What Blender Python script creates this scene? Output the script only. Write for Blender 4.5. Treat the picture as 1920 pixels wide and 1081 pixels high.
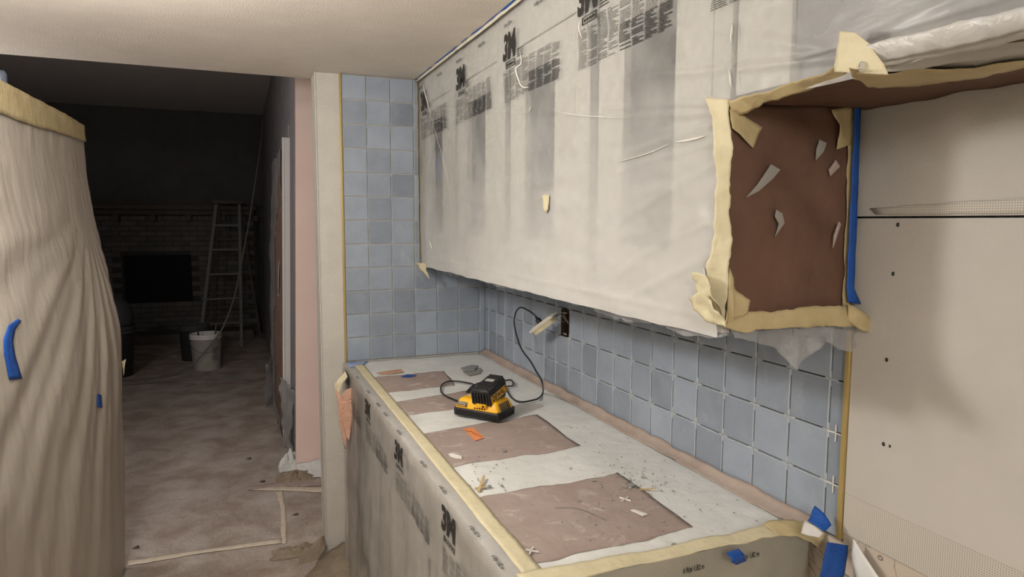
import bpy, bmesh, math, random
from mathutils import Vector, Matrix, noise
random.seed(7)
D=bpy.data; SC=bpy.context.scene; COL=SC.collection
for o in list(D.objects): D.objects.remove(o)
# ------------------------------------------------------------ camera (solved from the tile grid)
F=1259.46; YAW,PIT,ROL=0.38542,-0.098485,0.0034986
CAM=Vector((-1.14775,-3.19009,1.58298))
cy,sy=math.cos(YAW),math.sin(YAW); cp,sp=math.cos(PIT),math.sin(PIT)
FW=Vector((sy*cp,cy*cp,sp)); R0=Vector((cy,-sy,0)); U0=R0.cross(FW)
RT=math.cos(ROL)*R0+math.sin(ROL)*U0; UP=-math.sin(ROL)*R0+math.cos(ROL)*U0
cam=D.objects.new('camera',D.cameras.new('camera')); COL.objects.link(cam)
cam.matrix_world=Matrix.Translation(CAM)@Matrix((RT,UP,-FW)).transposed().to_4x4()
cam.data.sensor_width=36; cam.data.lens=F*36/1920; cam.data.clip_start=.02; cam.data.clip_end=60
SC.camera=cam
def at(x,y,ax,v):
    "point of the real plane ax=v seen at photo pixel x,y"
    d=FW+RT*((x-960)/F)-UP*((y-540.5)/F); i='xyz'.index(ax)
    return CAM+d*((v-CAM[i])/d[i])
# ------------------------------------------------------------ world, light, exposure
w=D.worlds.new('world'); SC.world=w; w.use_nodes=True
w.node_tree.nodes['Background'].inputs[0].default_value=(.55,.5,.45,1); w.node_tree.nodes['Background'].inputs[1].default_value=0.02
SC.view_settings.view_transform='Standard'; SC.view_settings.look='None'
SC.view_settings.gamma=1; SC.view_settings.use_curve_mapping=False
SC.view_settings.exposure=0.0
def lamp(name,loc,power,size,col,typ='POINT',rot=(0,0,0),sy_=None):
    l=D.lights.new(name,typ); l.energy=power; l.color=col
    if typ=='POINT': l.shadow_soft_size=size
    else:
        l.size=size
        if sy_: l.shape='RECTANGLE'; l.size_y=sy_
    o=D.objects.new(name,l); COL.objects.link(o); o.location=loc; o.rotation_euler=rot; return o
LP=Vector((-1.635,-1.545,1.975))
lamp('main_lamp_light',LP,43,.085,(1,.975,.955))
lamp('rear_fill_light',(-1.5,-4.5,2.05),60,.14,(1,.975,.955))  # unseen fill added behind the camera to soften the shadows
lamp('hall_fill_light',(-2.7,.45,2.0),34,.15,(1,.95,.93))  # added fill, out of view, brightens the hall and the pink wall
# ------------------------------------------------------------ materials
def nt(name):
    m=D.materials.new(name); m.use_nodes=True; t=m.node_tree; return m,t,t.nodes['Principled BSDF'],t.nodes['Material Output']
def N(t,k,**kw):
    n=t.nodes.new(k)
    for a,b in kw.items():
        if isinstance(a,str) and hasattr(n,a): setattr(n,a,b)
    return n
def mat(name,c,c2=None,scale=8,rough=.7,bump=0,bscale=60,spec=.3,metal=0,var=0,detail=4,lo=.35,hi=.65,stretch=None,obj_rand=0,dust=None):
    m,t,b,o=nt(name); L=t.links.new
    b.inputs['Roughness'].default_value=rough; b.inputs['Specular IOR Level'].default_value=spec; b.inputs['Metallic'].default_value=metal
    b.inputs['Base Color'].default_value=(*c,1)
    tc=N(t,'ShaderNodeTexCoord'); vec=tc.outputs['Object']
    if obj_rand or c2 is not None:
        geo=N(t,'ShaderNodeNewGeometry'); vec=geo.outputs['Position']
    if stretch:
        mp=N(t,'ShaderNodeMapping'); mp.inputs['Scale'].default_value=stretch; L(vec,mp.inputs[0]); vec=mp.outputs[0]
    if c2 is not None:
        n=N(t,'ShaderNodeTexNoise'); n.inputs['Scale'].default_value=scale; n.inputs['Detail'].default_value=detail; n.inputs['Roughness'].default_value=.6; L(vec,n.inputs[0])
        r=N(t,'ShaderNodeValToRGB'); r.color_ramp.elements[0].position=lo; r.color_ramp.elements[1].position=hi
        r.color_ramp.elements[0].color=(*c,1); r.color_ramp.elements[1].color=(*c2,1); L(n.outputs[0],r.inputs[0]); L(r.outputs[0],b.inputs['Base Color'])
        if obj_rand:
            oi=N(t,'ShaderNodeObjectInfo'); hs=N(t,'ShaderNodeHueSaturation'); mr=N(t,'ShaderNodeMapRange')
            mr.inputs['To Min'].default_value=1-obj_rand; mr.inputs['To Max'].default_value=1+obj_rand
            L(oi.outputs['Random'],mr.inputs[0]); L(mr.outputs[0],hs.inputs['Value']); L(r.outputs[0],hs.inputs['Color']); L(hs.outputs[0],b.inputs['Base Color'])
    if dust:
        src=b.inputs['Base Color'].links[0].from_socket; nd=N(t,'ShaderNodeTexNoise'); nd.inputs['Scale'].default_value=dust[0]; nd.inputs['Detail'].default_value=9; nd.inputs['Roughness'].default_value=.7; nd.inputs['Distortion'].default_value=.6; L(vec,nd.inputs[0])
        md=N(t,'ShaderNodeMapRange'); md.inputs['From Min'].default_value=dust[1]; md.inputs['From Max'].default_value=dust[2]; md.inputs['To Max'].default_value=dust[4]; L(nd.outputs[0],md.inputs[0])
        mc=N(t,'ShaderNodeMix',data_type='RGBA'); L(md.outputs[0],mc.inputs[0]); L(src,mc.inputs[6]); mc.inputs[7].default_value=(*dust[3],1); L(mc.outputs[2],b.inputs['Base Color'])
    if bump:
        n2=N(t,'ShaderNodeTexNoise'); n2.inputs['Scale'].default_value=bscale; n2.inputs['Detail'].default_value=3; L(vec,n2.inputs[0])
        bp=N(t,'ShaderNodeBump'); bp.inputs['Strength'].default_value=bump; bp.inputs['Distance'].default_value=.01; L(n2.outputs[0],bp.inputs['Height']); L(bp.outputs[0],b.inputs['Normal'])
    return m
def film(name,c,trans,rough=.35,transl=.25,bump=.25,bscale=14,spec=.5,zr=None,st=(1,1,1)):
    m,t,b,o=nt(name); L=t.links.new
    b.inputs['Base Color'].default_value=(*c,1); b.inputs['Roughness'].default_value=rough; b.inputs['Specular IOR Level'].default_value=spec
    tl=N(t,'ShaderNodeBsdfTranslucent'); tl.inputs[0].default_value=(*c,1)
    tr=N(t,'ShaderNodeBsdfTransparent'); tr.inputs[0].default_value=(.97,.97,.97,1)
    m1=N(t,'ShaderNodeMixShader'); m1.inputs[0].default_value=transl; L(b.outputs[0],m1.inputs[1]); L(tl.outputs[0],m1.inputs[2])
    m2=N(t,'ShaderNodeMixShader'); L(m1.outputs[0],m2.inputs[1]); L(tr.outputs[0],m2.inputs[2]); L(m2.outputs[0],o.inputs[0])
    g=N(t,'ShaderNodeNewGeometry'); n=N(t,'ShaderNodeTexNoise'); n.inputs['Scale'].default_value=5; n.inputs['Detail'].default_value=5; L(g.outputs['Position'],n.inputs[0])
    mr=N(t,'ShaderNodeMapRange'); mr.inputs['From Min'].default_value=.35; mr.inputs['From Max'].default_value=.65
    mr.inputs['To Min'].default_value=max(0,trans-.12); mr.inputs['To Max'].default_value=min(1,trans+.12); L(n.outputs[0],mr.inputs[0]); L(mr.outputs[0],m2.inputs[0])
    if zr:   # lamp brightness balanced in the opacity: clearer at top, milkier at lower edge
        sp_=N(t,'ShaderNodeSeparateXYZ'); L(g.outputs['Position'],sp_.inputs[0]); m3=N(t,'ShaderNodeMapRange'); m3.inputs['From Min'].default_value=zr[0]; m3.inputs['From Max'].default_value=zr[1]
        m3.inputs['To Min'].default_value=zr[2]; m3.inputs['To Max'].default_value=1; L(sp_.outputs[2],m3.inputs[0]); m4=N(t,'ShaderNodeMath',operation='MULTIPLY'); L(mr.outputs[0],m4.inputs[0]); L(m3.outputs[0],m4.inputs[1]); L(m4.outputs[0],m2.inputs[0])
    mpp=N(t,'ShaderNodeMapping'); mpp.inputs['Scale'].default_value=st; L(g.outputs['Position'],mpp.inputs[0])
    n2=N(t,'ShaderNodeTexNoise'); n2.inputs['Scale'].default_value=bscale; n2.inputs['Detail'].default_value=4; n2.inputs['Distortion'].default_value=1.2; L(mpp.outputs[0],n2.inputs[0])
    bp=N(t,'ShaderNodeBump'); bp.inputs['Strength'].default_value=bump; bp.inputs['Distance'].default_value=.02; L(n2.outputs[0],bp.inputs['Height']); L(bp.outputs[0],b.inputs['Normal'])
    return m
M={}
M['ceil']=mat('ceiling_paint',(.70,.635,.56),(.75,.685,.605),6,.75,.25,180)
M['wall']=mat('wall_paint',(.58,.545,.46),(.62,.585,.50),10,.7,.2,160)
M['col']=mat('column_paint',(.54,.515,.46),(.58,.555,.50),10,.6,.35,120,dust=(30,.68,.75,(.35,.32,.27),.4))
M['pink']=mat('pink_paint',(.93,.71,.63),(.95,.74,.66),5,.8,.1,100)
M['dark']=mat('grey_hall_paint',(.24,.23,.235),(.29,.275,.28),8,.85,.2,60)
M['hall']=mat('hall_ceiling_paint',(.68,.63,.60),(.72,.67,.64),4,.85,.3,80)
M['tile']=mat('tile_glaze',(.25,.29,.35),(.315,.36,.43),9,.42,.12,45,.4,obj_rand=.17,dust=(7,.55,.8,(.47,.49,.50),.5),lo=.3,hi=.75)
M['tedge']=mat('tile_dusty_edge',(.42,.46,.50),rough=.8)
M['mortar']=mat('mortar',(.03,.03,.03),(.07,.068,.065),70,.9)
M['spacer']=mat('spacer_plastic',(.50,.52,.53),rough=.5)
M['gyp']=mat('gypsum_board',(.48,.455,.415),(.53,.50,.46),3,.9,.12,300)
M['seam']=mat('dark_joint',(.025,.022,.02),rough=.95)
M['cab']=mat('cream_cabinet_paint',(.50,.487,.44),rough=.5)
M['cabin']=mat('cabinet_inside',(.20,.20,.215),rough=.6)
M['kraft']=mat('brown_paper_dark',(.125,.068,.045),(.15,.082,.055),6,.75,.35,25)
M['rosin']=mat('rosin_paper',(.34,.265,.235),(.40,.325,.29),7,.85,.25,30,dust=(13,.56,.72,(.62,.58,.54),.8))
M['rosin2']=mat('rosin_paper_border',(.37,.295,.25),(.44,.36,.31),12,.85,.25,40)
M['torn']=mat('torn_orange_paper',(.52,.30,.21),(.58,.36,.26),20,.8,.2,60)
M['rust2']=mat('brown_door_paper',(.20,.125,.095),(.25,.16,.12),10,.8,.3,30)
M['tan']=mat('tan_paper',(.25,.20,.145),(.32,.26,.19),18,.85,.3,40)
M['floor']=None
M['white']=mat('white_masking_sheet',(.66,.67,.65),(.76,.77,.745),6,.6,.35,22,dust=(11,.58,.75,(.50,.47,.42),.6))
M['tape']=mat('masking_tape',(.60,.535,.35),(.67,.605,.42),14,.6,.25,60)
M['ctape']=mat('pale_ceiling_tape',(.62,.58,.47),(.68,.64,.53),14,.6,.2,60)
M['tape2']=mat('masking_tape_olive',(.46,.37,.20),(.54,.44,.25),14,.6,.25,60)
M['blue']=mat('blue_tape',(.010,.065,.30),(.016,.09,.38),20,.55,.2,80)
M['ink']=mat('black_print',(.025,.024,.022),rough=.6)
M['ink2']=mat('grey_print',(.045,.044,.042),rough=.7)
M['brass']=mat('brass_edge_trim',(.42,.31,.12),rough=.4,spec=.5,metal=.3)
M['wood']=mat('raw_wood',(.50,.36,.18),(.60,.45,.24),60,.7)
M['cas']=mat('white_casing_paint',(.62,.60,.58),rough=.6)
M['black']=mat('black_plastic',(.012,.012,.013),(.02,.02,.021),80,.4,.15,300,.5)
M['battery']=mat('dusty_black_plastic',(.018,.018,.019),(.14,.14,.14),22,.5,.1,200,.4,lo=.55,hi=.9)
M['yellow']=mat('yellow_plastic',(.80,.40,.008),(.85,.45,.015),20,.4,.05,200,.5)
M['cord']=mat('black_cord',(.013,.013,.014),rough=.45,spec=.5)
M['silver']=mat('pale_metal_label',(.42,.42,.42),rough=.4)
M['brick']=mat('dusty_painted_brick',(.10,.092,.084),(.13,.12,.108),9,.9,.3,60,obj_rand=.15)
M['soot']=mat('sooty_firebox',(.012,.011,.011),rough=.95)
M['dwood']=mat('dark_wood',(.06,.05,.045),(.09,.075,.065),10,.7)
M['alu']=mat('dusty_aluminium',(.14,.132,.12),rough=.55)
M['bucket']=mat('white_bucket_plastic',(.74,.71,.67),(.82,.79,.75),10,.5)
M['greyp']=mat('grey_plastic',(.07,.075,.08),rough=.6)
M['hose']=mat('dusty_hose',(.20,.19,.17),rough=.6)
M['orange']=mat('orange_sticker',(.75,.25,.09),(.80,.30,.12),30,.7)
M['grey']=mat('grey_shard',(.22,.24,.25),(.30,.31,.31),30,.8)
M['crumb']=mat('plaster_crumb',(.30,.285,.26),rough=.9)
M['wht']=mat('white_scrap',(.75,.73,.68),rough=.7)
M['outlet']=mat('white_outlet_plastic',(.70,.67,.58),rough=.4)
M['copper']=mat('bare_wire',(.45,.38,.30),rough=.4,metal=.4)
M['rust']=mat('rusty_box_metal',(.05,.033,.025),(.08,.05,.035),40,.8)
M['red']=mat('red_plastic',(.65,.06,.05),rough=.5)
M['steel']=mat('steel_blue_lamp',(.10,.12,.16),rough=.4)
M['drape']=mat('dusty_drop_film',(.45,.40,.335),(.50,.45,.38),3,.5,.3,22,.35,stretch=(1,1,.35))
M['fridge']=mat('white_enamel',(.72,.72,.70),rough=.35)
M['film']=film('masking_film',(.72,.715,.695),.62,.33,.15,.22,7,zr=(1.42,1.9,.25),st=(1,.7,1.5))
M['film2']=film('masking_film_counter',(.52,.485,.45),.50,.36,.12,.3,8,st=(1,1.6,.4))
M['flap']=film('thin_loose_film',(.75,.75,.76),.78,.3,.3,.5,30)
M['dfilm']=film('hall_film',(.62,.61,.60),.5,.35,.2,.4,14)
M['mesh']=None
# floor: dusty rosin paper
m,t,b,o=nt('dusty_floor_paper'); L=t.links.new; g=N(t,'ShaderNodeNewGeometry'); b.inputs['Roughness'].default_value=.9; b.inputs['Specular IOR Level'].default_value=.2
n1=N(t,'ShaderNodeTexNoise'); n1.inputs['Scale'].default_value=4.3; n1.inputs['Detail'].default_value=8; n1.inputs['Roughness'].default_value=.62; n1.inputs['Distortion'].default_value=.35; L(g.outputs['Position'],n1.inputs[0])
r1=N(t,'ShaderNodeValToRGB'); r1.color_ramp.elements[0].position=.38; r1.color_ramp.elements[1].position=.72; r1.color_ramp.elements[0].color=(.39,.315,.265,1); r1.color_ramp.elements[1].color=(.64,.59,.535,1); L(n1.outputs[0],r1.inputs[0])
n2=N(t,'ShaderNodeTexNoise'); n2.inputs['Scale'].default_value=70; n2.inputs['Detail'].default_value=8; L(g.outputs['Position'],n2.inputs[0])
mx=N(t,'ShaderNodeMix',data_type='RGBA',blend_type='MULTIPLY'); mx.inputs[0].default_value=.55; L(r1.outputs[0],mx.inputs[6]); 
r2=N(t,'ShaderNodeValToRGB'); r2.color_ramp.elements[0].position=.3; r2.color_ramp.elements[1].position=.7; r2.color_ramp.elements[0].color=(.6,.57,.55,1); L(n2.outputs[0],r2.inputs[0]); L(r2.outputs[0],mx.inputs[7]); L(mx.outputs[2],b.inputs['Base Color'])
bp=N(t,'ShaderNodeBump'); bp.inputs['Strength'].default_value=.4; bp.inputs['Distance'].default_value=.01; L(n2.outputs[0],bp.inputs['Height']); L(bp.outputs[0],b.inputs['Normal']); M['floor']=m
# joint mesh tape: fine woven grid over board
m,t,b,o=nt('joint_mesh_weave'); L=t.links.new; g=N(t,'ShaderNodeNewGeometry'); b.inputs['Roughness'].default_value=.9
sx=N(t,'ShaderNodeSeparateXYZ'); L(g.outputs['Position'],sx.inputs[0]); outs=[]
for k in (1,2):
    a=N(t,'ShaderNodeMath',operation='MULTIPLY'); a.inputs[1].default_value=2*math.pi/.0042; L(sx.outputs[k],a.inputs[0])
    s=N(t,'ShaderNodeMath',operation='SINE'); L(a.outputs[0],s.inputs[0]); outs.append(s)
mm=N(t,'ShaderNodeMath',operation='MAXIMUM'); L(outs[0].outputs[0],mm.inputs[0]); L(outs[1].outputs[0],mm.inputs[1])
rr=N(t,'ShaderNodeValToRGB'); rr.color_ramp.elements[0].position=.1; rr.color_ramp.elements[1].position=.6; rr.color_ramp.elements[0].color=(.36,.33,.28,1); rr.color_ramp.elements[1].color=(.56,.53,.47,1)
L(mm.outputs[0],rr.inputs[0]); L(rr.outputs[0],b.inputs['Base Color']); M['mesh']=m
# old plaster with cracks
m,t,b,o=nt('cracked_plaster'); L=t.links.new; g=N(t,'ShaderNodeNewGeometry'); b.inputs['Roughness'].default_value=.9
v=N(t,'ShaderNodeTexVoronoi',feature='DISTANCE_TO_EDGE'); v.inputs['Scale'].default_value=14
nn=N(t,'ShaderNodeTexNoise'); nn.inputs['Scale'].default_value=12; L(g.outputs['Position'],nn.inputs[0])
ma=N(t,'ShaderNodeMix',data_type='VECTOR'); ma.inputs[0].default_value=.12; L(g.outputs['Position'],ma.inputs[4]); L(nn.outputs[1],ma.inputs[5]); L(ma.outputs[1],v.inputs[0])
rr=N(t,'ShaderNodeValToRGB'); rr.color_ramp.elements[0].position=.0; rr.color_ramp.elements[1].position=.02; rr.color_ramp.elements[0].color=(.12,.10,.09,1); rr.color_ramp.elements[1].color=(.52,.45,.375,1)
L(v.outputs[0],rr.inputs[0]); L(rr.outputs[0],b.inputs['Base Color']); M['plaster']=m
# ------------------------------------------------------------ builders
WL={}
def wloc(o): return WL.get(o.name,Vector((0,0,0)))
def tag(o,label=None,cat=None,group=None,kind=None):
    if label: o['label']=label
    if cat: o['category']=cat
    if group: o['group']=group
    if kind: o['kind']=kind
    return o
def thing(name,loc,label,cat,group=None,rz=0):
    o=D.objects.new(name,None); COL.objects.link(o); o.location=loc; o.rotation_euler=(0,0,rz); o.empty_display_size=.05
    WL[o.name]=Vector(loc); return tag(o,label,cat,group)
def obj(name,vs,fs,m,parent=None,smooth=False,local=False,origin=None):
    "one mesh object; vertices are world coordinates unless local"
    me=D.meshes.new(name)
    vs=[Vector(v) for v in vs]
    if local: org=Vector((0,0,0))
    elif origin is not None: org=Vector(origin)
    elif parent is not None: org=wloc(parent)
    else:
        xs=[v.x for v in vs]; ys=[v.y for v in vs]; zs=[v.z for v in vs]
        org=Vector(((min(xs)+max(xs))/2,(min(ys)+max(ys))/2,min(zs)))
    me.from_pydata([v-org for v in vs],[],fs)
    ms=m if isinstance(m,(list,tuple)) else [m]
    for q in ms: me.materials.append(q)
    me.polygons.foreach_set('use_smooth',[smooth]*len(me.polygons)); me.update()
    o=D.objects.new(name,me); COL.objects.link(o)
    if parent is not None:
        o.parent=parent; WL[o.name]=org if not local else Vector((0,0,0))
        if not local: o.location=org-wloc(parent)
    else: o.location=org if not local else (0,0,0); WL[o.name]=org
    return o
class MB:
    def __init__(s): s.v=[]; s.f=[]
    def add(s,vs,fs):
        n=len(s.v); s.v+= [Vector(v) for v in vs]; s.f+=[[i+n for i in f] for f in fs]; return s
    def box(s,x0,x1,y0,y1,z0,z1,bev=0):
        if bev<=0:
            vs=[(x,y,z) for z in (z0,z1) for y in (y0,y1) for x in (x0,x1)]
            return s.add(vs,[[0,2,3,1],[4,5,7,6],[0,1,5,4],[2,6,7,3],[0,4,6,2],[1,3,7,5]])
        bm=bmesh.new(); bmesh.ops.create_cube(bm,size=1)
        for v in bm.verts: v.co=Vector(((x0+x1)/2+v.co.x*(x1-x0),(y0+y1)/2+v.co.y*(y1-y0),(z0+z1)/2+v.co.z*(z1-z0)))
        bmesh.ops.bevel(bm,geom=list(bm.edges),offset=bev,segments=2,profile=.5,affect='EDGES')
        bm.verts.index_update(); s.add([v.co.copy() for v in bm.verts],[[v.index for v in f.verts] for f in bm.faces]); bm.free(); return s
    def tube(s,pts,r,n=8,cap=True):
        pts=[Vector(p) for p in pts]; rs=r if isinstance(r,(list,tuple)) else [r]*len(pts); vs=[]; fs=[]
        nrm=None
        for i,p in enumerate(pts):
            tg=(pts[min(i+1,len(pts)-1)]-pts[max(i-1,0)]); tg=tg.normalized() if tg.length>1e-9 else Vector((0,0,1))
            if nrm is None: nrm=tg.orthogonal().normalized()
            else:
                nrm=nrm-tg*nrm.dot(tg); nrm=nrm.normalized() if nrm.length>1e-6 else tg.orthogonal().normalized()
            bn=tg.cross(nrm)
            for k in range(n):
                a=2*math.pi*k/n; vs.append(p+(nrm*math.cos(a)+bn*math.sin(a))*rs[i])
        for i in range(len(pts)-1):
            for k in range(n):
                a=i*n+k; b=i*n+(k+1)%n; fs.append([a,b,b+n,a+n])
        if cap: fs.append(list(range(n))[::-1]); fs.append([(len(pts)-1)*n+k for k in range(n)])
        return s.add(vs,fs)
    def lathe(s,c,prof,n=24):
        vs=[]; fs=[]
        for (r,z) in prof:
            for k in range(n):
                a=2*math.pi*k/n; vs.append((c[0]+r*math.cos(a),c[1]+r*math.sin(a),c[2]+z))
        for i in range(len(prof)-1):
            for k in range(n):
                a=i*n+k; b=i*n+(k+1)%n; fs.append([a,b,b+n,a+n])
        return s.add(vs,fs)
    def build(s,name,m,parent=None,smooth=False,local=False,origin=None): return obj(name,s.v,s.f,m,parent,smooth,local,origin)
def box(name,x0,x1,y0,y1,z0,z1,m,parent=None,bev=0,local=False):
    return MB().box(x0,x1,y0,y1,z0,z1,bev).build(name,m,parent,local=local)
def struct(o): o['kind']='structure'; return o
def smooth_path(pts,k=8):
    P=[Vector(p) for p in pts]; P=[P[0]*2-P[1]]+P+[P[-1]*2-P[-2]]; out=[]
    for i in range(1,len(P)-2):
        for j in range(k):
            t=j/k; a,b,c,d=P[i-1],P[i],P[i+1],P[i+2]
            out.append(.5*((2*b)+(c-a)*t+(2*a-5*b+4*c-d)*t*t+(3*b-a-3*c+d)*t*t*t))
    out.append(P[-2]); return out
def nz(p,s=1,seed=0): return noise.noise(Vector((p[0]*s+seed*7.3,p[1]*s+seed*3.1,p[2]*s-seed*5.7)))
def resample(P,n):
    P=[Vector(p) for p in P]; d=[0]
    for a,b in zip(P,P[1:]): d.append(d[-1]+(b-a).length)
    out=[]
    for i in range(n+1):
        s=d[-1]*i/n; k=0
        while k<len(P)-2 and d[k+1]<s: k+=1
        seg=d[k+1]-d[k]; out.append(P[k].lerp(P[k+1],(s-d[k])/seg if seg>0 else 0))
    return out
def ruled(name,A,B,m,parent=None,nu=24,nv=6,amp=0,sc=20,seed=0,edge=0,thick=.0006,fold=None,kind=None):
    "sheet between two edge lines, crumpled along its normal, edges torn by `edge`, given thickness"
    A=resample(A,nu); B=resample(B,nu); grid=[]
    for i in range(nu+1):
        row=[]
        for j in range(nv+1):
            t=j/nv
            e0=edge*(.9*nz(A[i],19,seed+1)+.45*nz(A[i],75,seed+3)); e1=edge*(.9*nz(B[i],19,seed+2)+.45*nz(B[i],75,seed+4))
            w_=(B[i]-A[i]); wl=w_.length or 1
            tt=t+(e0/wl)*(1-t)+(e1/wl)*t
            row.append(A[i]+w_*tt)
        grid.append(row)
    vs=[]
    for i in range(nu+1):
        for j in range(nv+1):
            du=grid[min(i+1,nu)][j]-grid[max(i-1,0)][j]; dv=grid[i][min(j+1,nv)]-grid[i][max(j-1,0)]
            n=du.cross(dv); n=n.normalized() if n.length>1e-12 else Vector((0,0,1))
            p=grid[i][j]; d=amp*(nz(p,sc,seed)+.5*nz(p,sc*2.3,seed+5))
            if fold: d+=fold(i/nu,j/nv)
            vs.append((p,n,d))
    n0=len(vs)
    top=[p+n*d for p,n,d in vs]; bot=[p+n*(d-thick) for p,n,d in vs]
    fs=[]
    for i in range(nu):
        for j in range(nv):
            a=i*(nv+1)+j; q=[a,a+1,a+nv+2,a+nv+1]; fs.append(q); fs.append([x+n0 for x in q[::-1]])
    def side(l):
        for a,b in zip(l,l[1:]): fs.append([a,b,b+n0,a+n0])
    side([j for j in range(nv+1)][::-1]); side([nu*(nv+1)+j for j in range(nv+1)]); side([i*(nv+1) for i in range(nu+1)]); side([i*(nv+1)+nv for i in range(nu+1)][::-1])
    return obj(name,top+bot,fs,m,parent,smooth=True)
def text_mesh(body,size=1,bold=0,sx_=1):
    c=D.curves.new('t','FONT'); c.body=body; c.size=size; c.offset=bold; c.resolution_u=3; c.fill_mode='FRONT' if hasattr(c,'fill_mode') else c.fill_mode
    o=D.objects.new('t',c); COL.objects.link(o); bpy.context.view_layer.update()
    me=D.meshes.new_from_object(o.evaluated_get(bpy.context.evaluated_depsgraph_get()))
    vs=[(v.co.x*sx_,v.co.y) for v in me.vertices]; fs=[list(p.vertices) for p in me.polygons]
    D.objects.remove(o); D.curves.remove(c); D.meshes.remove(me)
    if vs:
        x0=min(v[0] for v in vs); y0=min(v[1] for v in vs); vs=[(a-x0,b-y0) for a,b in vs]
    return vs,fs
# ============================================================ STRUCTURE
struct(box('floor',-3.6,.1,-5,7.1,-.1,0,M['floor']))
c_=struct(box('ceiling',-2.6,.1,-5,.17,2.25,2.33,M['ceil']))
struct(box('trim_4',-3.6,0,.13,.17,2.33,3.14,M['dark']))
struct(box('ceiling_hall',-3.6,.1,.17,7.1,3.06,3.14,M['hall']))
wb=struct(MB().box(-.81,.02,0,.16,0,2.25,.004).build('wall_back',M['col']))
struct(obj('wall_hall_front',[(x,y,z) for z,xa in ((0,-.862),(3.06,-.785)) for y in (1.16,1.26) for x in (xa,.02)],[[0,2,3,1],[4,5,7,6],[0,1,5,4],[2,6,7,3],[0,4,6,2],[1,3,7,5]],M['pink']))
# hall side wall leans slightly (out of plumb, as in the photo)
x0,x1=-.862,-.785
struct(obj('wall_hall_right',[(x0,1.165,0),(x0+.07,1.165,0),(x0+.07,7,0),(x0,7,0),(x1,1.165,3.06),(x1+.07,1.165,3.06),(x1+.07,7,3.06),(x1,7,3.06)],
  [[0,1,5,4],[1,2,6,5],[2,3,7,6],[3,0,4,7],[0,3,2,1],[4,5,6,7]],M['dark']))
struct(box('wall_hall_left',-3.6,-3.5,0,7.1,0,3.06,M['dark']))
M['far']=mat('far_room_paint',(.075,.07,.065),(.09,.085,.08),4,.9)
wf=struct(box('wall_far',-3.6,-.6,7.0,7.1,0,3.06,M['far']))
struct(box('wall_left',-2.7,-2.6,-5,.17,0,2.25,M['wall']))
struct(box('wall_rear',-2.6,.1,-5.1,-5,0,2.25,M['wall']))
# right wall: board with an opening for the outlet box
HY0,HY1,HZ0,HZ1=-.944,-.876,1.146,1.248
ys=[-5,-2.2,HY0,HY1,.0]; zs=[0,.95,HZ0,HZ1,2.25]
mb=MB()
for i in range(4):
    for j in range(4):
        if i==2 and j==2: continue
        mb.box(.002,.1,ys[i],ys[i+1],zs[j],zs[j+1])
wr=struct(mb.build('wall_right',M['mortar']))
box('gypsum_board',-.012,.002,-5,-2.213,.955,1.372,M['gyp'],wr)
box('gypsum_board',-.012,.002,-5,-2.203,1.372,1.5925,M['gyp'],wr)
box('gypsum_board',-.012,.002,-5,-2.203,1.5965,2.25,M['gyp'],wr)
o=box('old_plaster',-.008,.002,-5,-2.02,0,.922,M['plaster'],wr); o['label']='cracked cream plaster'
o=box('old_plaster',-.008,.002,-5,-2.2125,.922,.955,M['plaster'],wr); o['label']='cracked cream plaster'
o=box('joint_mesh',-.0135,-.012,-4.9,-2.215,.948,1.032,M['mesh'],wr)
A=[(-.0128,-2.235,1.612),(-.0128,-2.5,1.624),(-.0128,-3.2,1.628)]; B=[(-.0128,-2.25,1.600),(-.0128,-2.3,1.599),(-.0128,-2.5,1.599),(-.0128,-3.2,1.599)]
o=ruled('joint_mesh',A,B,M['mesh'],wr,30,3,.0004,40,3,.002,.0008)
for k,(px,py,r) in enumerate([(1684,421,.0042),(1675,513,.0042),(1663,674,.0042),(1657,832,.0042),(1669,836,.003),(1658,1001,.0045),(1660,1032,.0045)]):
    p=at(px,py,'x',-.0122 if py<1010 else -.0085); m_=MB(); m_.add([p+Vector((0,0,0))]+[p+Vector((0,math.cos(a)*r*.8,math.sin(a)*r)) for a in [i*math.pi/5 for i in range(10)]],[[0,1+i,1+(i+1)%10] for i in range(10)])
    for v in m_.v[1:]: v.x-=.0009
    m_.v[0].x+=.0004
    m_.build('screw_hole',M['seam'],wr)
# corner brass and wood trims
t_=struct(MB().box(-.705,-.695,-.011,0,.0,2.25,.002).build('trim_1',M['brass']))
t_=struct(MB().box(-.018,.0,-2.212,-2.200,.93,1.37,.003).build('trim_2',M['brass']))
t_=struct(MB().box(-.812,-.806,-.004,.01,0,2.25,.002).build('trim_3',M['col']))
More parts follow.
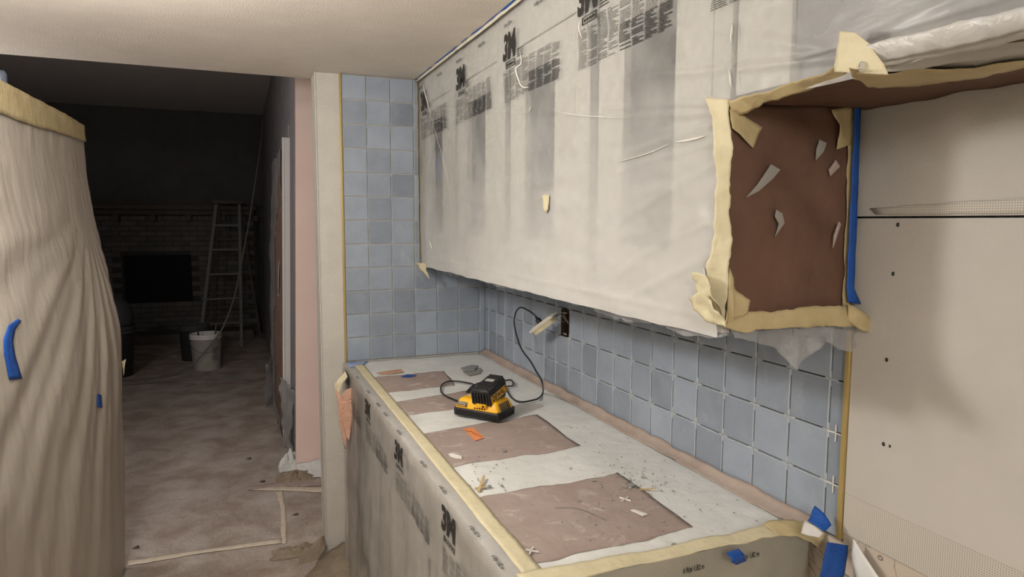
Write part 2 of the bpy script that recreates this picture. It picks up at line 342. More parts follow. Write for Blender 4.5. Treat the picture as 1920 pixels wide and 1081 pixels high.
# ------------------------------------------------------------ tiles
P=.11; Z3=1.038
def tile_geo(wd,h):
    "glazed face with a slightly bevelled dusty edge; face +normal is local -Y, in the XZ plane, centred"
    t=.008; b=.0016
    a=[(-wd/2,0,-h/2),(wd/2,0,-h/2),(wd/2,0,h/2),(-wd/2,0,h/2)]
    c=[(x,-t+b,z) for x,_,z in a]; d=[(x-math.copysign(b,x),-t,z-math.copysign(b,z)) for x,_,z in a]
    vs=a+c+d; fs=[[8,9,10,11]]; 
    for o_ in (0,4):
        for k in range(4): fs.append([o_+k,o_+(k+1)%4,o_+4+(k+1)%4,o_+4+k])
    me=D.meshes.new('tile'); me.from_pydata(vs,[],fs); me.materials.append(M['tile']); me.materials.append(M['tedge'])
    for i,p in enumerate(me.polygons): p.material_index=0 if i==0 else 1
    me.update(); return me
G=.0042; cache={}
def add_tile(wall,c,wd,h,rz):
    k=(round(wd,3),round(h,3))
    if k not in cache: cache[k]=tile_geo(wd-G,h-G)
    o=D.objects.new('tile',cache[k]); COL.objects.link(o); o.parent=wall; o.location=Vector(c)-wloc(wall)
    o.rotation_euler=(random.gauss(0,.003),random.gauss(0,.004),rz+random.gauss(0,.003))
XC=[-.034-i*P for i in range(6)]+[-.694]
rows=[(.926,Z3)]+[(Z3+i*P,Z3+(i+1)*P) for i in range(11)]
xs=[-.002]+XC
for r,(z0,z1) in enumerate(rows):
    for i in range(len(xs)-1):
        b_,a_=xs[i],xs[i+1]
        if z0>1.37:
            if b_<=-.364+.001 or (b_>-.364 and a_<=-.364+.001):
                if b_>-.36: b_,a_=-.335,-.364
            else: continue
            if a_>=b_: continue
        z1_=min(z1,2.248)
        add_tile(wb,((a_+b_)/2,-.0005,(z0+z1_)/2),b_-a_,z1_-z0,0)
y0=-2.2687; yl=[y0+k*P for k in range(1,21)]; ysr=[-2.199]+yl+[-.012]
for r,(z0,z1) in enumerate(rows[:5]):
    if r==4: z1=1.375+.06
    for i in range(len(ysr)-1):
        a_,b_=ysr[i],ysr[i+1]; zz0=z0
        if b_-a_<.012: continue
        ov=not(b_<HY0 or a_>HY1 or z1<HZ0+.004 or z0>HZ1-.004)
        if ov:
            # cut the tile round the opening: side strips, then above / below
            for (p0,p1) in ((a_,min(b_,HY0)),(max(a_,HY1),b_)):
                if p1-p0>.012: add_tile(wr,(.0015,(p0+p1)/2,(z0+z1)/2),p1-p0,z1-z0,-math.pi/2)
            q0,q1=max(a_,HY0),min(b_,HY1)
            if HZ0-z0>.012: add_tile(wr,(.0015,(q0+q1)/2,(z0+HZ0)/2),q1-q0,HZ0-z0,-math.pi/2)
            if z1-HZ1>.012: add_tile(wr,(.0015,(q0+q1)/2,(z1+HZ1)/2),q1-q0,z1-HZ1,-math.pi/2)
            continue
        add_tile(wr,(.0015,(a_+b_)/2,(z0+z1)/2),b_-a_,z1-z0,-math.pi/2)
# recessed plastic spacers, too small to pick apart
mb=MB(); s=.016; h=.0012
for r,(z0,z1) in enumerate(rows[1:]):
    for x in XC[:-1]:
        if z0>1.37 and x>-.36: continue
        mb.box(x-s,x+s,-.0068,-.002,z0-h,z0+h); mb.box(x-h,x+h,-.0068,-.002,z0-s,z0+s)
o=mb.build('tile_spacers',M['spacer'],wb); o['kind']='stuff'
mb=MB()
for r,(z0,z1) in enumerate(rows[1:5]):
    for y in yl:
        mb.box(-.0052,0,y-s,y+s,z0-h,z0+h); mb.box(-.0052,0,y-h,y+h,z0-s,z0+s)
o=mb.build('tile_spacers',M['spacer'],wr); o['kind']='stuff'
for pz in (Z3,Z3+P):   # two crosses standing proud near the trim
    p=(-.0085,-2.181,pz); m_=MB(); m_.box(p[0]-.002,p[0],p[1]-.001,p[1]+.001,pz-.018,pz+.018); m_.box(p[0]-.002,p[0],p[1]-.02,p[1]+.022,pz-.001,pz+.001)
    o=m_.build('tile_cross_spacer',M['wht']); tag(o,'pale plastic cross spacer at right end of tiles, '+('lower' if pz==Z3 else 'upper')+' one by brass trim','spacer','cross spacers by the trim')
# ------------------------------------------------------------ outlet box in the wall
ob=thing('electrical_box',(.03,(HY0+HY1)/2,HZ0),'open rusty electrical box set in blue tiled wall','electrical box')
m_=MB(); y_a,y_b=HY0+.001,HY1-.001; z_a,z_b=HZ0+.001,HZ1-.001
m_.box(.055,.058,y_a,y_b,z_a,z_b); m_.box(-.004,.055,y_a,y_a+.002,z_a,z_b); m_.box(-.004,.055,y_b-.002,y_b,z_a,z_b); m_.box(-.004,.055,y_a,y_b,z_a,z_a+.002); m_.box(-.004,.055,y_a,y_b,z_b-.002,z_b)
m_.build('box_shell',M['rust'],ob)
for zz in (z_a+.008,z_b-.012): box('mounting_tab',-.004,-.002,HY0+.02,HY1-.02,zz,zz+.006,M['copper'],ob)
OC=Vector((-.075,-.855,1.19))
dl=thing('dangling_outlet',OC,'white outlet hanging by its wires from the wall box','outlet')
a1=at(998,622,'x',-.085); a2=at(1042,590,'x',-.075); ax=(a2-a1).normalized(); L_=(a2-a1).length
n_=Vector((-.45,.1,.9)); n_=(n_-ax*n_.dot(ax)).normalized(); s_=ax.cross(n_)
def fr(o_,a,b_,c,da,db,dc):
    "box in the outlet's own axes"
    vs=[]
    for k in (-1,1):
        for j in (-1,1):
            for i in (-1,1): vs.append(o_+ax*(a+i*da)+s_*(b_+j*db)+n_*(c+k*dc))
    return vs,[[0,2,3,1],[4,5,7,6],[0,1,5,4],[2,6,7,3],[0,4,6,2],[1,3,7,5]]
mid=(a1+a2)/2
m_=MB(); m_.add(*fr(mid,0,0,.004,L_*.46,.016,.005)); m_.add(*fr(mid,0,0,.010,L_*.36,.012,.002)); m_.build('outlet_face',M['outlet'],dl)
m_=MB(); m_.add(*fr(mid,0,0,0,L_*.5,.008,.0012)); m_.build('yoke',M['seam'],dl)
m_=MB(); m_.add(*fr(mid,0,0,-.010,L_*.36,.014,.009)); o=m_.build('outlet_body',M['tape'],dl); o['label']='outlet back wrapped in yellow tape'
for k,(dy,dz,mt) in enumerate([(0,0,'copper'),(-.02,.02,'cord'),(.015,-.03,'outlet'),(-.01,-.05,'outlet')]):
    p0=mid+ax*(L_*.45)-n_*.005; p2=Vector((.03,-.91+dy*.8,1.21+dz)); p1=p0.lerp(p2,.5)+Vector((-.01,.005,-.012+.02*k))
    MB().tube(smooth_path([p0,p1,p2],5),.0011,6).build('wire',M[mt],dl,True)
# ------------------------------------------------------------ charger and cord
CC=Vector((-.390,-1.075,.9275)); rz=math.radians(-52)
ch=thing('battery_charger',CC,'yellow and black battery charger sitting on the papered counter','charger',rz=rz)
def loc(o): o.location=(0,0,0) if o.parent else o.location; return o
def taper(name,x0,x1,y0,y1,z0,z1,ix,iy,m,par,bev=.008):
    bm=bmesh.new(); bmesh.ops.create_cube(bm,size=1)
    for v in bm.verts:
        top=v.co.z>0; X=(x0+x1)/2+v.co.x*(x1-x0-(2*ix if top else 0)); Y=(y0+y1)/2+v.co.y*(y1-y0-(2*iy if top else 0)); v.co=Vector((X,Y,z1 if top else z0))
    bmesh.ops.bevel(bm,geom=list(bm.edges),offset=bev,segments=4,profile=.5,affect='EDGES'); bm.verts.index_update()
    vs=[v.co.copy() for v in bm.verts]; fs=[[v.index for v in f.verts] for f in bm.faces]; bm.free()
    return obj(name,vs,fs,m,par,True,True)
taper('lower_shell',-.089,.089,-.057,.057,0,.030,-.001,-.001,M['black'],ch,.007)
taper('upper_shell',-.089,.089,-.057,.057,.024,.062,.016,.014,M['yellow'],ch,.010)
m_=MB()
for k in range(26):
    x=-.078+k*.0062; m_.box(x,x+.0026,-.0595,-.055,.006,.022)
for k in range(15):
    y=-.046+k*.0062; m_.box(.087,.0915,y,y+.0026,.006,.022)
m_.build('grip_ribs',M['black'],ch,local=True)
for k in range(6):
    y=-.034+k*.011
    m_=MB(); m_.add([(.0905,y,.030),(.0905,y+.0055,.030),(.0775,y+.0055,.0555),(.0775,y,.0555),(.083,y,.028),(.083,y+.0055,.028),(.070,y+.0055,.052),(.070,y,.052)],[[0,1,2,3],[0,4,5,1],[3,2,6,7],[0,3,7,4],[1,5,6,2]])
    m_.build('vent_slot',M['dwood'],ch,local=True)
for k in range(5):
    x=-.006+k*.0095; m_=MB().box(x,x+.004,-.0562,-.05,.0335,.037); m_.build('vent_slot',M['seam'],ch,local=True)
# label on the sloping front
def onfront(u,v,d=.0012):   # u along x, v up the sloping face
    zz=.030+v*.94; return (u,-.0555+.35*v-d+(-.0005),zz)
vs=[onfront(-.075,.004),onfront(-.036,.004),onfront(-.036,.021),onfront(-.075,.021)]
m_=MB().add(vs,[[0,1,2,3]]); o=m_.build('label',M['black'],ch,local=True)
tv,tf=text_mesh('DEWALT',.0105,.0003,.84); MB().add([onfront(-.0725+a,.0125+b,.0018) for a,b in tv],tf).build('lettering',M['silver'],ch,local=True)
tv,tf=text_mesh('CHARGER',.0068,.0001,1.0); MB().add([onfront(-.0725+a,.0060+b,.0018) for a,b in tv],tf).build('lettering',M['yellow'],ch,local=True)
MB().box(-.06,-.045,-.012,.012,.0612,.0635,.001).build('indicator_panel',M['silver'],ch,local=True)
# battery, tilted in the charger's dock
bt=thing('battery_pack',CC+Vector((0,0,.047)),'black battery pack with yellow side label, docked on the charger','battery'); bt.rotation_euler=(math.radians(14),0,rz)
Rz=Matrix.Rotation(rz,3,'Z'); bt.location=CC+Rz@Vector((.022,.004,.0555))
def b_obj(o): return o
W2=.039; LN=.060
taper('dock_block',-.033,.033,-.050,.050,-.006,.016,.0,.0,M['black'],bt,.003)
taper('case',-W2,W2,-LN,LN,.006,.062,.005,.004,M['battery'],bt,.007)
m_=MB()
for k in range(6):
    x=-.031+k*.0110; m_.box(x,x+.0055,-LN-.0045,-LN+.006,.016,.052,.0015)
m_.build('end_ribs',M['black'],bt,local=True)
m_=MB()
for k in range(7):
    y=-.05+k*.0165; m_.box(-.027,.027,y,y+.008,.059,.0655,.002)
m_.build('top_ridges',M['black'],bt,local=True)
MB().box(-.016,.016,.005,.022,.064,.0668,.001).build('top_label',M['silver'],bt,local=True)
MB().box(-.017,.022,-LN-.006,-LN+.004,.001,.014,.002).build('release_button',M['yellow'],bt,local=True)
MB().box(.008,.016,-LN-.0068,-LN,.004,.011).build('button_recess',M['seam'],bt,local=True)
sl=lambda y,z,d=.001:(W2-.0048*(z-.006)/.056+d,y,z)
MB().add([sl(-.050,.014),sl(.050,.014),sl(.050,.044),sl(-.050,.044)],[[0,1,2,3]]).build('side_label',M['yellow'],bt,local=True)
MB().add([sl(-.050,.039,.0016),sl(.050,.039,.0016),sl(.050,.045,.0016),sl(-.050,.045,.0016)],[[0,1,2,3]]).build('side_label_band',M['black'],bt,local=True)
tv,tf=text_mesh('DEWALT',.0255,.0009,.92); MB().add([sl(-.044+a,.017+b,.0020) for a,b in tv],tf).build('lettering',M['black'],bt,local=True)
zc=.9305
pts=[at(1008,598,'x',-.093),at(1003,591,'x',-.10),at(991,582,'x',-.11),at(976,576,'x',-.115),at(967,586,'x',-.12),at(964,604,'x',-.125),at(968,626,'x',-.13),at(975,648,'x',-.135),at(983,662,'x',-.14),at(994,676,'x',-.15),at(1005,695,'x',-.17),at(1016,715,'x',-.19)]
pts+=[at(x,y,'z',zc) for x,y in [(1018,735),(1010,746),(998,750),(980,753),(966,750),(955,740),(950,725),(962,722),(958,712),(940,714),(905,716),(885,724),(875,735),(890,722),(870,716),(850,714),(836,716),(827,724),(828,735),(838,743),(852,749)]]
pts.append(CC+Rz@Vector((-.085,.03,.012)))
cd=thing('power_cord',pts[-1],'thin black power cord looping from charger up to the hanging outlet','cord')
MB().tube(smooth_path(pts,7),.0032,8).build('cable',M['cord'],cd,True)
pd=(pts[0]-pts[1]).normalized(); tip=pts[0]+pd*.022
MB().tube([pts[0]-pd*.012,pts[0],pts[0]+pd*.001,tip],[.0042,.006,.011,.012],10).build('plug',M['cord'],cd,True)
# ------------------------------------------------------------ counter: base cabinet, worktop, papers and films
bc=thing('base_cabinet',(-.35,-1.06,0),'base cabinet run under the counter, hidden behind hanging film','cabinet')
box('body',-.66,-.01,-2.10,-.012,.09,.875,M['cab'],bc); box('toe_kick',-.60,-.02,-2.08,-.02,0,.09,M['dwood'],bc)
for k in range(4):
    ya=-2.08+k*.52
    d_=box('door',-.679,-.661,ya+.01,ya+.50,.12,.70,M['cab'],bc,.003); MB().tube([(-.70,ya+.06,.60),(-.70,ya+.06,.68)],.004,8).build('handle',M['alu'],d_)
    d_=box('drawer',-.679,-.661,ya+.01,ya+.50,.715,.865,M['cab'],bc,.003); MB().tube([(-.70,ya+.21,.80),(-.70,ya+.30,.80)],.004,8).build('handle',M['alu'],d_)
wt=box('worktop',-.708,-.010,-2.12,-.012,.878,.916,M['cab'],None,.003); tag(wt,'long worktop along the blue tiles, masked all over with paper and film','worktop')
def bumpy_z(x,y,s=0): return .0018*nz((x,y,0),9,s)+.0012*nz((x,y,0),26,s+1)
def flat(name,corners,z,m,seed=0,label=None,cat=None,group=None,edge=.006,nu=36,nv=26,parent=None,amp=1,thick=.0005):
    A=[Vector((*corners[0],z)),Vector((*corners[3],z))]; B=[Vector((*corners[1],z)),Vector((*corners[2],z))]
    A=resample(A,nu); B=resample(B,nu); vs=[]; fs=[]
    for i in range(nu+1):
        for j in range(nv+1):
            p=A[i].lerp(B[i],j/nv)
            if i in(0,nu): p=p+(B[i]-A[i]).orthogonal().normalized()*0+Vector((0,1,0))*edge*(nz(p,9,seed)+.4*nz(p,40,seed))
            if j in(0,nv): p=p+Vector((1,0,0))*edge*.5*nz(p,9,seed+2)
            p=Vector((p.x,p.y,z+amp*bumpy_z(p.x,p.y))); vs.append(p)
    n0=len(vs); vs+= [v-Vector((0,0,thick)) for v in vs]
    for i in range(nu):
        for j in range(nv):
            a=i*(nv+1)+j; q=[a,a+nv+1,a+nv+2,a+1]; fs.append(q); fs.append([x+n0 for x in q[::-1]])
    rim=[j for j in range(nv+1)]+[i*(nv+1)+nv for i in range(1,nu+1)]+[nu*(nv+1)+j for j in range(nv-1,-1,-1)]+[i*(nv+1) for i in range(nu-1,0,-1)]
    for a,b in zip(rim,rim[1:]+rim[:1]): fs.append([a,b,b+n0,a+n0])
    o=obj(name,vs,fs,m,parent,True)
    if label: tag(o,label,cat,group)
    return o
flat('white_paper_cover',[(-.706,-.014),(-.02,-.014),(-.03,-2.13),(-.706,-2.13)],.9215,M['white'],1,'long white dusty sheet covering the whole counter top','paper sheet',nu=90,nv=40,edge=.003)
pat=[([(-.632,-.36),(-.322,-.355),(-.35,-.625),(-.638,-.64)],'brown paper rectangle farthest back, by the tiled corner'),
     ([(-.637,-.78),(-.30,-.72),(-.33,-.95),(-.628,-.97)],'brown paper rectangle behind the battery charger'),
     ([(-.662,-1.18),(-.215,-1.13),(-.228,-1.475),(-.661,-1.50)],'brown paper rectangle with orange sticker, in front of the charger'),
     ([(-.668,-1.71),(-.235,-1.70),(-.25,-2.035),(-.661,-2.045)],'largest brown paper rectangle, nearest the counter end')]
for k,(c4,lb) in enumerate(pat): flat('brown_paper_patch',c4,.9228,M['rosin'],10+k,lb,'paper patch','brown paper patches on the counter',edge=.016)
# brown paper border turned up against the tiles
A=[(-.045,y,.9240) for y in [-.012-i*.107 for i in range(21)]]; B=[(-.0105,y,.945+.006*nz((0,y,0),5)) for y in [-.012-i*.107 for i in range(21)]]
o=ruled('brown_paper_border',A,B,M['rosin2'],None,90,6,.004,12,4,.006,.0005,fold=lambda u,v:-.004*math.sin(v*math.pi)); tag(o,'brown paper strip curling up against the long tiled wall','paper strip')
# edge tape and hanging printed film
def f_disp(y,z): return .006*nz((0,y,z*.25),6,3)+.003*nz((0,y,z),14,4)
def front_x(y,z):
    t=(.92-z)/.92
    swing=.03*t*nz((0,y*1.0,0),5,8)+ .012*t*math.sin(y*21+2*nz((0,y,z),2))
    return -.716-.02*t-abs(swing)*.8-f_disp(y,z)
fm=thing('counter_masking_film',(-.73,-1.06,.0),'printed see-through masking film hanging from the counter front edge','plastic film')
nu,nv=150,44; vs=[];fs=[]
prof=[]
for i in range(nu+1):
    y=-2.132+i*(2.122)/nu
    for j in range(nv+1):
        t=j/nv
        if t<.14:   # over the top edge
            k=t/.14; x=-.655-(.060)*k; z=.9262-.0*k
            if k>.8: z-=.004*((k-.8)/.2)**2
        else:
            k=(t-.14)/.86; z=.921-k*.913; x=front_x(y,z)
        yy=y
        if y>-.25 and t>.14: yy=y-(max(0,(y+.25))/.25)*(.17*min(1,max(0,(.75-z)/.75)*1.2))   # far end gathers inward low down
        vs.append((x,yy,z))
for i in range(nu):
    for j in range(nv):
        a=i*(nv+1)+j; fs.append([a,a+1,a+nv+2,a+nv+1])
obj('film_sheet',vs,fs,M['film2'],fm,True)
def fX(s,z): 
    y=-s
    return Vector((front_x(y,z)-.002,y,z))
def band_blocks(mapf,s0,ztop,zh,cols=8,colw=.044,gap=.007,rows_=22,seed=0,heavy=.35):
    rnd=random.Random(seed); m_=MB()
    for c in range(cols):
        a=s0+c*(colw+gap); n=rows_ if c>1 else int(rows_*.9); top=ztop-(0 if c>1 else .016*zh/.11)
        for r in range(n):
            if rnd.random()<.06: continue
            z=top-(r+.5)*(zh/rows_); th=zh/rows_*(.62 if (c>3 and r>rows_*.45) else heavy)
            x=a; end=a+colw*(rnd.uniform(.35,1) if rnd.random()<.3 else 1)
            while x<end-.002:
                wd=min(rnd.uniform(.004,.014),end-x)
                k=max(1,int(wd/.006))
                P_=[mapf(x+wd*q/k,z-th/2) for q in range(k+1)]; Q_=[mapf(x+wd*q/k,z+th/2) for q in range(k+1)]
                for q in range(k): m_.add([P_[q],P_[q+1],Q_[q+1],Q_[q]],[[0,1,2,3]])
                x+=wd+.0014
    return m_
def subdivide_text(tv,tf,n=2):
    bm=bmesh.new(); V_=[bm.verts.new((a,b,0)) for a,b in tv]
    for f in tf:
        try: bm.faces.new([V_[i] for i in f])
        except Exception: pass
    bmesh.ops.triangulate(bm,faces=bm.faces[:])
    bmesh.ops.subdivide_edges(bm,edges=[e for e in bm.edges if e.calc_length()>.02],cuts=n)
    bmesh.ops.triangulate(bm,faces=bm.faces[:]); bm.verts.index_update()
    r=([(v.co.x,v.co.y) for v in bm.verts],[[v.index for v in f.verts] for f in bm.faces]); bm.free(); return r
LG=text_mesh('3M',.12,.0062,.70); lw=max(v[0] for v in LG[0]); lh=max(v[1] for v in LG[0]); LG=subdivide_text([(a/lw,b/lh) for a,b in LG[0]],LG[1])
FT=text_mesh('6 ft/pi 1,82 m',.016,.0003,.8); fw_=max(v[0] for v in FT[0])
def logo(parent,mapf,s,z,wd=.105,h=.082):
    MB().add([mapf(s+a*wd,z-h+b*h) for a,b in LG[0]],LG[1]).build('logo',M['ink'],parent)
    m_=MB(); zz=z-h-.006
    hb=h*.22
    for (a,b,c,d) in ((.25,1,0,.12),(.25,1,.88,1),(.25,.32,.12,.88),(.94,1,.12,.88)): 
        for k in range(4):
            u0=a+(b-a)*k/4; u1=a+(b-a)*(k+1)/4
            m_.add([mapf(s+wd*u0,zz-hb*c),mapf(s+wd*u1,zz-hb*c),mapf(s+wd*u1,zz-hb*d),mapf(s+wd*u0,zz-hb*d)],[[0,3,2,1]])
    for k in range(4):
        u0=.36+k*.14; m_.add([mapf(s+wd*u0,zz-hb*.3),mapf(s+wd*(u0+.11),zz-hb*.3),mapf(s+wd*(u0+.11),zz-hb*.7),mapf(s+wd*u0,zz-hb*.7)],[[0,3,2,1]])
    m_.build('logo_box',M['ink'],parent)
def fttext(parent,mapf,s,z,sc=1): MB().add([mapf(s+a*sc,z+b*sc) for a,b in FT[0]],FT[1]).build('lettering',M['ink'],parent)
for k,s in enumerate((.12,.64,1.165,1.685)):
    logo(fm,fX,s,.912,.105,.062)
    m_=band_blocks(fX,s+.02,.826,.07,seed=k,rows_=18); m_.build('fine_print',M['ink2'],fm)
# short lettering on the turned-over top edge
def fT(s,z): return Vector((-.7005+(z),-s,.9275))
for s in (.33,.59,.79,.92,1.13,1.43,1.62,1.86,2.0):
    MB().add([Vector((-.711+b*.9,-(s+a*.8),.9272)) for a,b in FT[0]],FT[1]).build('lettering',M['ink'],fm)
o=flat('masking_tape_strip',[(-.677,-.10),(-.636,-.10),(-.636,-2.09),(-.677,-2.09)],.9285,M['tape'],30,'long yellow masking tape strip along the front edge of the counter','tape strip',edge=.004,nu=80,nv=4,amp=.6)
A=[(-.69,-2.085,.929),(-.35,-2.10,.930),(-.12,-2.105,.933),(-.045,-2.11,.938)]; B=[(-.69,-2.136,.926),(-.35,-2.138,.927),(-.12,-2.14,.928),(-.02,-2.15,.93)]
o=ruled('masking_tape_strip',A,B,M['tape'],None,40,6,.003,25,31,.006); tag(o,'pale yellow masking tape across the near end of the counter','tape strip')
A=[(-.12,-2.10,.936),(-.07,-2.112,.944),(-.025,-2.14,.940),(-.01,-2.17,.928)]; B=[(-.12,-2.145,.930),(-.08,-2.16,.925),(-.05,-2.17,.912),(-.035,-2.178,.895)]
o=ruled('masking_tape_piece',A,B,M['tape2'],None,16,6,.004,30,32,.004); tag(o,'crumpled olive tape end at the near right corner of the counter','tape piece')
# film on the near end
fe=thing('end_masking_film',(-.35,-2.14,0),'masking film hanging over the near end of the counter','plastic film')
def eX(s,z): 
    x=-.715+s; return Vector((x,-2.139-.02*(.93-z)-.004*nz((x,0,z),8,5)-(.012 if 0 else 0),z))
nu,nv=50,24; vs=[];fs=[]
for i in range(nu+1):
    for j in range(nv+1): vs.append(eX(.69*i/nu,.927-.9*j/nv))
for i in range(nu):
    for j in range(nv):
        a=i*(nv+1)+j; fs.append([a,a+1,a+nv+2,a+nv+1])
obj('film_sheet',vs,fs,film('end_film',(.42,.40,.33),.2,.5,.1,.2,14),fe,True)
for s in (.36,.22,.50):
    MB().add([eX(s+a*.75,.888+b)+Vector((0,-.003,0)) for a,b in FT[0]],FT[1]).build('lettering',M['ink'],fe)
# ------------------------------------------------------------ upper cabinets
uc=thing('upper_cabinet',(-.165,-1.1,1.38),'long cream upper cabinet run with open framed doors, behind masking film','cabinet')
x_f=-.328
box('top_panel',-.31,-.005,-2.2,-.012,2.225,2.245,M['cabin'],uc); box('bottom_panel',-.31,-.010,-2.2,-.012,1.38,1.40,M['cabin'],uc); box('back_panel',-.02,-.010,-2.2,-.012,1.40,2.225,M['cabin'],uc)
ST=[(-.04,-.012),(-.545,-.475),(-1.105,-1.03),(-1.68,-1.60),(-2.2,-2.15)]
for a,b in ST:
    box('stile',x_f,-.31,a,b,1.38,2.245,M['cab'],uc,.001)
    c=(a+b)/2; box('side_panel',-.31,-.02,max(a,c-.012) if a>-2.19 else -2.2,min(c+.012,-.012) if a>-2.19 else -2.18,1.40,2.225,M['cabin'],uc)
for k in range(4):
    a=ST[k+1][1]; b=ST[k][0]
    box('rail',x_f,-.31,a,b,1.38,1.43,M['cab'],uc,.001); box('rail',x_f,-.31,a,b,2.12,2.245,M['cab'],uc,.001)
    ya_,yb_=a+.004,b-.042; sw=(yb_-ya_)*.27
    m_=MB(); xo=-.326
    m_.box(xo,-.308,ya_,ya_+sw,1.435,2.115); m_.box(xo,-.308,yb_-sw,yb_,1.435,2.115); m_.box(xo,-.308,ya_+sw,yb_-sw,1.435,1.53); m_.box(xo,-.308,ya_+sw,yb_-sw,2.03,2.115)
    m_.build('door',M['cab'],uc)
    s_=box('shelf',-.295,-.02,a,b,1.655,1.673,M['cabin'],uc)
o=box('blue_tape_roll_strip',-.30,-.296,-.22,-.17,1.77,1.88,M['blue'],uc); o.name='blue_tape_mark'; o['label']='blue tape mark inside cabinet'
rc=thing('range_cabinet',(-.165,-2.7,1.80),'short upper cabinet over the range gap, wrapped in film','cabinet')
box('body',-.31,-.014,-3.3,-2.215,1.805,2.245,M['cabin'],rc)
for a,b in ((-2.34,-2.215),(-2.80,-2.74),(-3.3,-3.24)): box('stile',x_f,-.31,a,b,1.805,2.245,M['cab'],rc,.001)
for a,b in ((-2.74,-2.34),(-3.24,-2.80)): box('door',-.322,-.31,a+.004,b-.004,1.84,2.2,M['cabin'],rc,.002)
# film over the fronts
def W(px,py): p=at(px,py,'x',-.345); return (p.y,p.z)
RG=[((790,200),(1130,215),.005,.010),((1130,215),(1350,214),.005,.010),((900,212),(1345,190),.004,.012),((1130,300),(1345,228),.005,.012),((1150,420),(1345,300),.005,.014),
 ((1130,150),(1590,100),.006,.012),((1000,350),(1150,300),.003,.02),((1150,520),(1310,400),.004,.018),((1230,130),(1590,98),-.005,.012),((1250,60),(1585,90),.004,.014),
 ((1590,95),(1920,15),.012,.012),((1590,100),(1900,45),-.008,.012),((1600,80),(1800,-20),.006,.014),((880,330),(1010,345),.003,.015),((940,300),(1100,260),.003,.016),((1170,560),(1330,480),.005,.016),((1180,250),(1340,215),-.004,.012)]
RG+=[((870,150),(1000,160),.002,.008),((1130,330),(1345,262),.003,.008),((1200,480),(1320,420),.003,.009),((1110,215),(1345,203),-.003,.006),((1280,140),(1590,103),.005,.007),((1380,40),(1588,94),-.003,.010),((790,480),(1300,590),.002,.010)]
RG=[(W(*a),W(*b),am*.9,wd*.62) for a,b,am,wd in RG]
def cdisp(y,z):
    d=.005+.007*nz((0,y*.6,z),4.5,11)+.0035*nz((0,y*.5,z*1.6),13,12)+.0013*nz((0,y,z),38,13)
    for (a,b,am,wd) in RG:
        vy,vz=b[0]-a[0],b[1]-a[1]; L2=vy*vy+vz*vz; t=((y-a[0])*vy+(z-a[1])*vz)/L2
        if -.15<t<1.15:
            t2=min(1,max(0,t)); dy=y-a[0]-vy*t2; dz=z-a[1]-vz*t2; d+=am*math.exp(-(dy*dy+dz*dz)/(wd*wd))*(.35+.65*t2)
    return max(d,.002)
def cfix(y,z): return Vector((x_f-.004-cdisp(y,z),y,z))
cf=thing('cabinet_masking_film',(-.34,-1.6,1.38),'printed masking film stretched over the upper cabinet fronts','plastic film')
mb=MB(); 
def grid(mb,ya,yb,nu,zf,nv,f):
    vs=[];fs=[]
    for i in range(nu+1):
        y=ya+(yb-ya)*i/nu; z0,z1=zf(y)
        for j in range(nv+1): vs.append(f(y,z0+(z1-z0)*j/nv))
    for i in range(nu):
        for j in range(nv):
            a=i*(nv+1)+j; fs.append([a,a+1,a+nv+2,a+nv+1])
    mb.add(vs,fs)
def zlow(y): return 1.372+.004*nz((0,y,0),9,3)
grid(mb,-.014,-2.195,230,lambda y:(2.243,zlow(y)),165,cfix)
grid(mb,-2.195,-3.3,160,lambda y:(2.243,1.79+.01*nz((0,y,0),6,2)),80,cfix)
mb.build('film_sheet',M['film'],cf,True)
CZ=lambda s,z: cfix(-s,z)+Vector((-.0025,0,0))
for k,s in enumerate((.062,.60,1.118,1.63,2.15,2.67)):
    logo(cf,CZ,s,2.178,.105,.086)
    m_=band_blocks(CZ,s+.005,2.074,.108,seed=20+k,rows_=26); m_.build('fine_print',M['ink2'],cf)
    m2=MB()
    for r in range(4): 
        p=[CZ(s+.118+u,2.108-r*.007) for u in (0,.045)]; q=[CZ(s+.118+u,2.1055-r*.007) for u in (0,.045)]; m2.add([p[0],p[1],q[1],q[0]],[[0,1,2,3]])
    m2.build('fine_print',M['ink2'],cf)
for s in (.02,.34,.60,.86,1.12,1.36,1.62,1.90,2.16,2.42,2.68): fttext(cf,CZ,s,2.195,1.0)
def crease(pl,wd=.0022):
    P_=smooth_path([at(x,y,'x',-.345) for x,y in pl],6); P_=[CZ(-p.y,p.z)+Vector((-.001,0,0)) for p in P_]; n=len(P_); m_=MB()
    m_.tube(P_,[.0002+wd*.5*math.sin(math.pi*i/(n-1))**.7 for i in range(n)],5); m_.build('film_crease',M['wht'],cf,True)
crease([(973,92),(976,118),(967,128),(970,145),(978,162),(992,163)],.006); crease([(792,158),(796,172),(800,190),(806,214)],.006)
crease([(803,210),(815,250),(830,300),(838,345)],.0012); crease([(991,198),(992,210)],.003); crease([(1262,266),(1290,262),(1320,254)],.004); crease([(1085,38),(1083,52),(1088,72)],.004)
crease([(804,450),(808,468)],.006); crease([(1318,500),(1322,520)],.004); crease([(1368,42),(1368,80)],.003); crease([(1366,130),(1369,165)],.003); crease([(1045,210),(1100,217),(1180,221)],.0018); crease([(1150,305),(1210,288),(1250,270)],.0016)
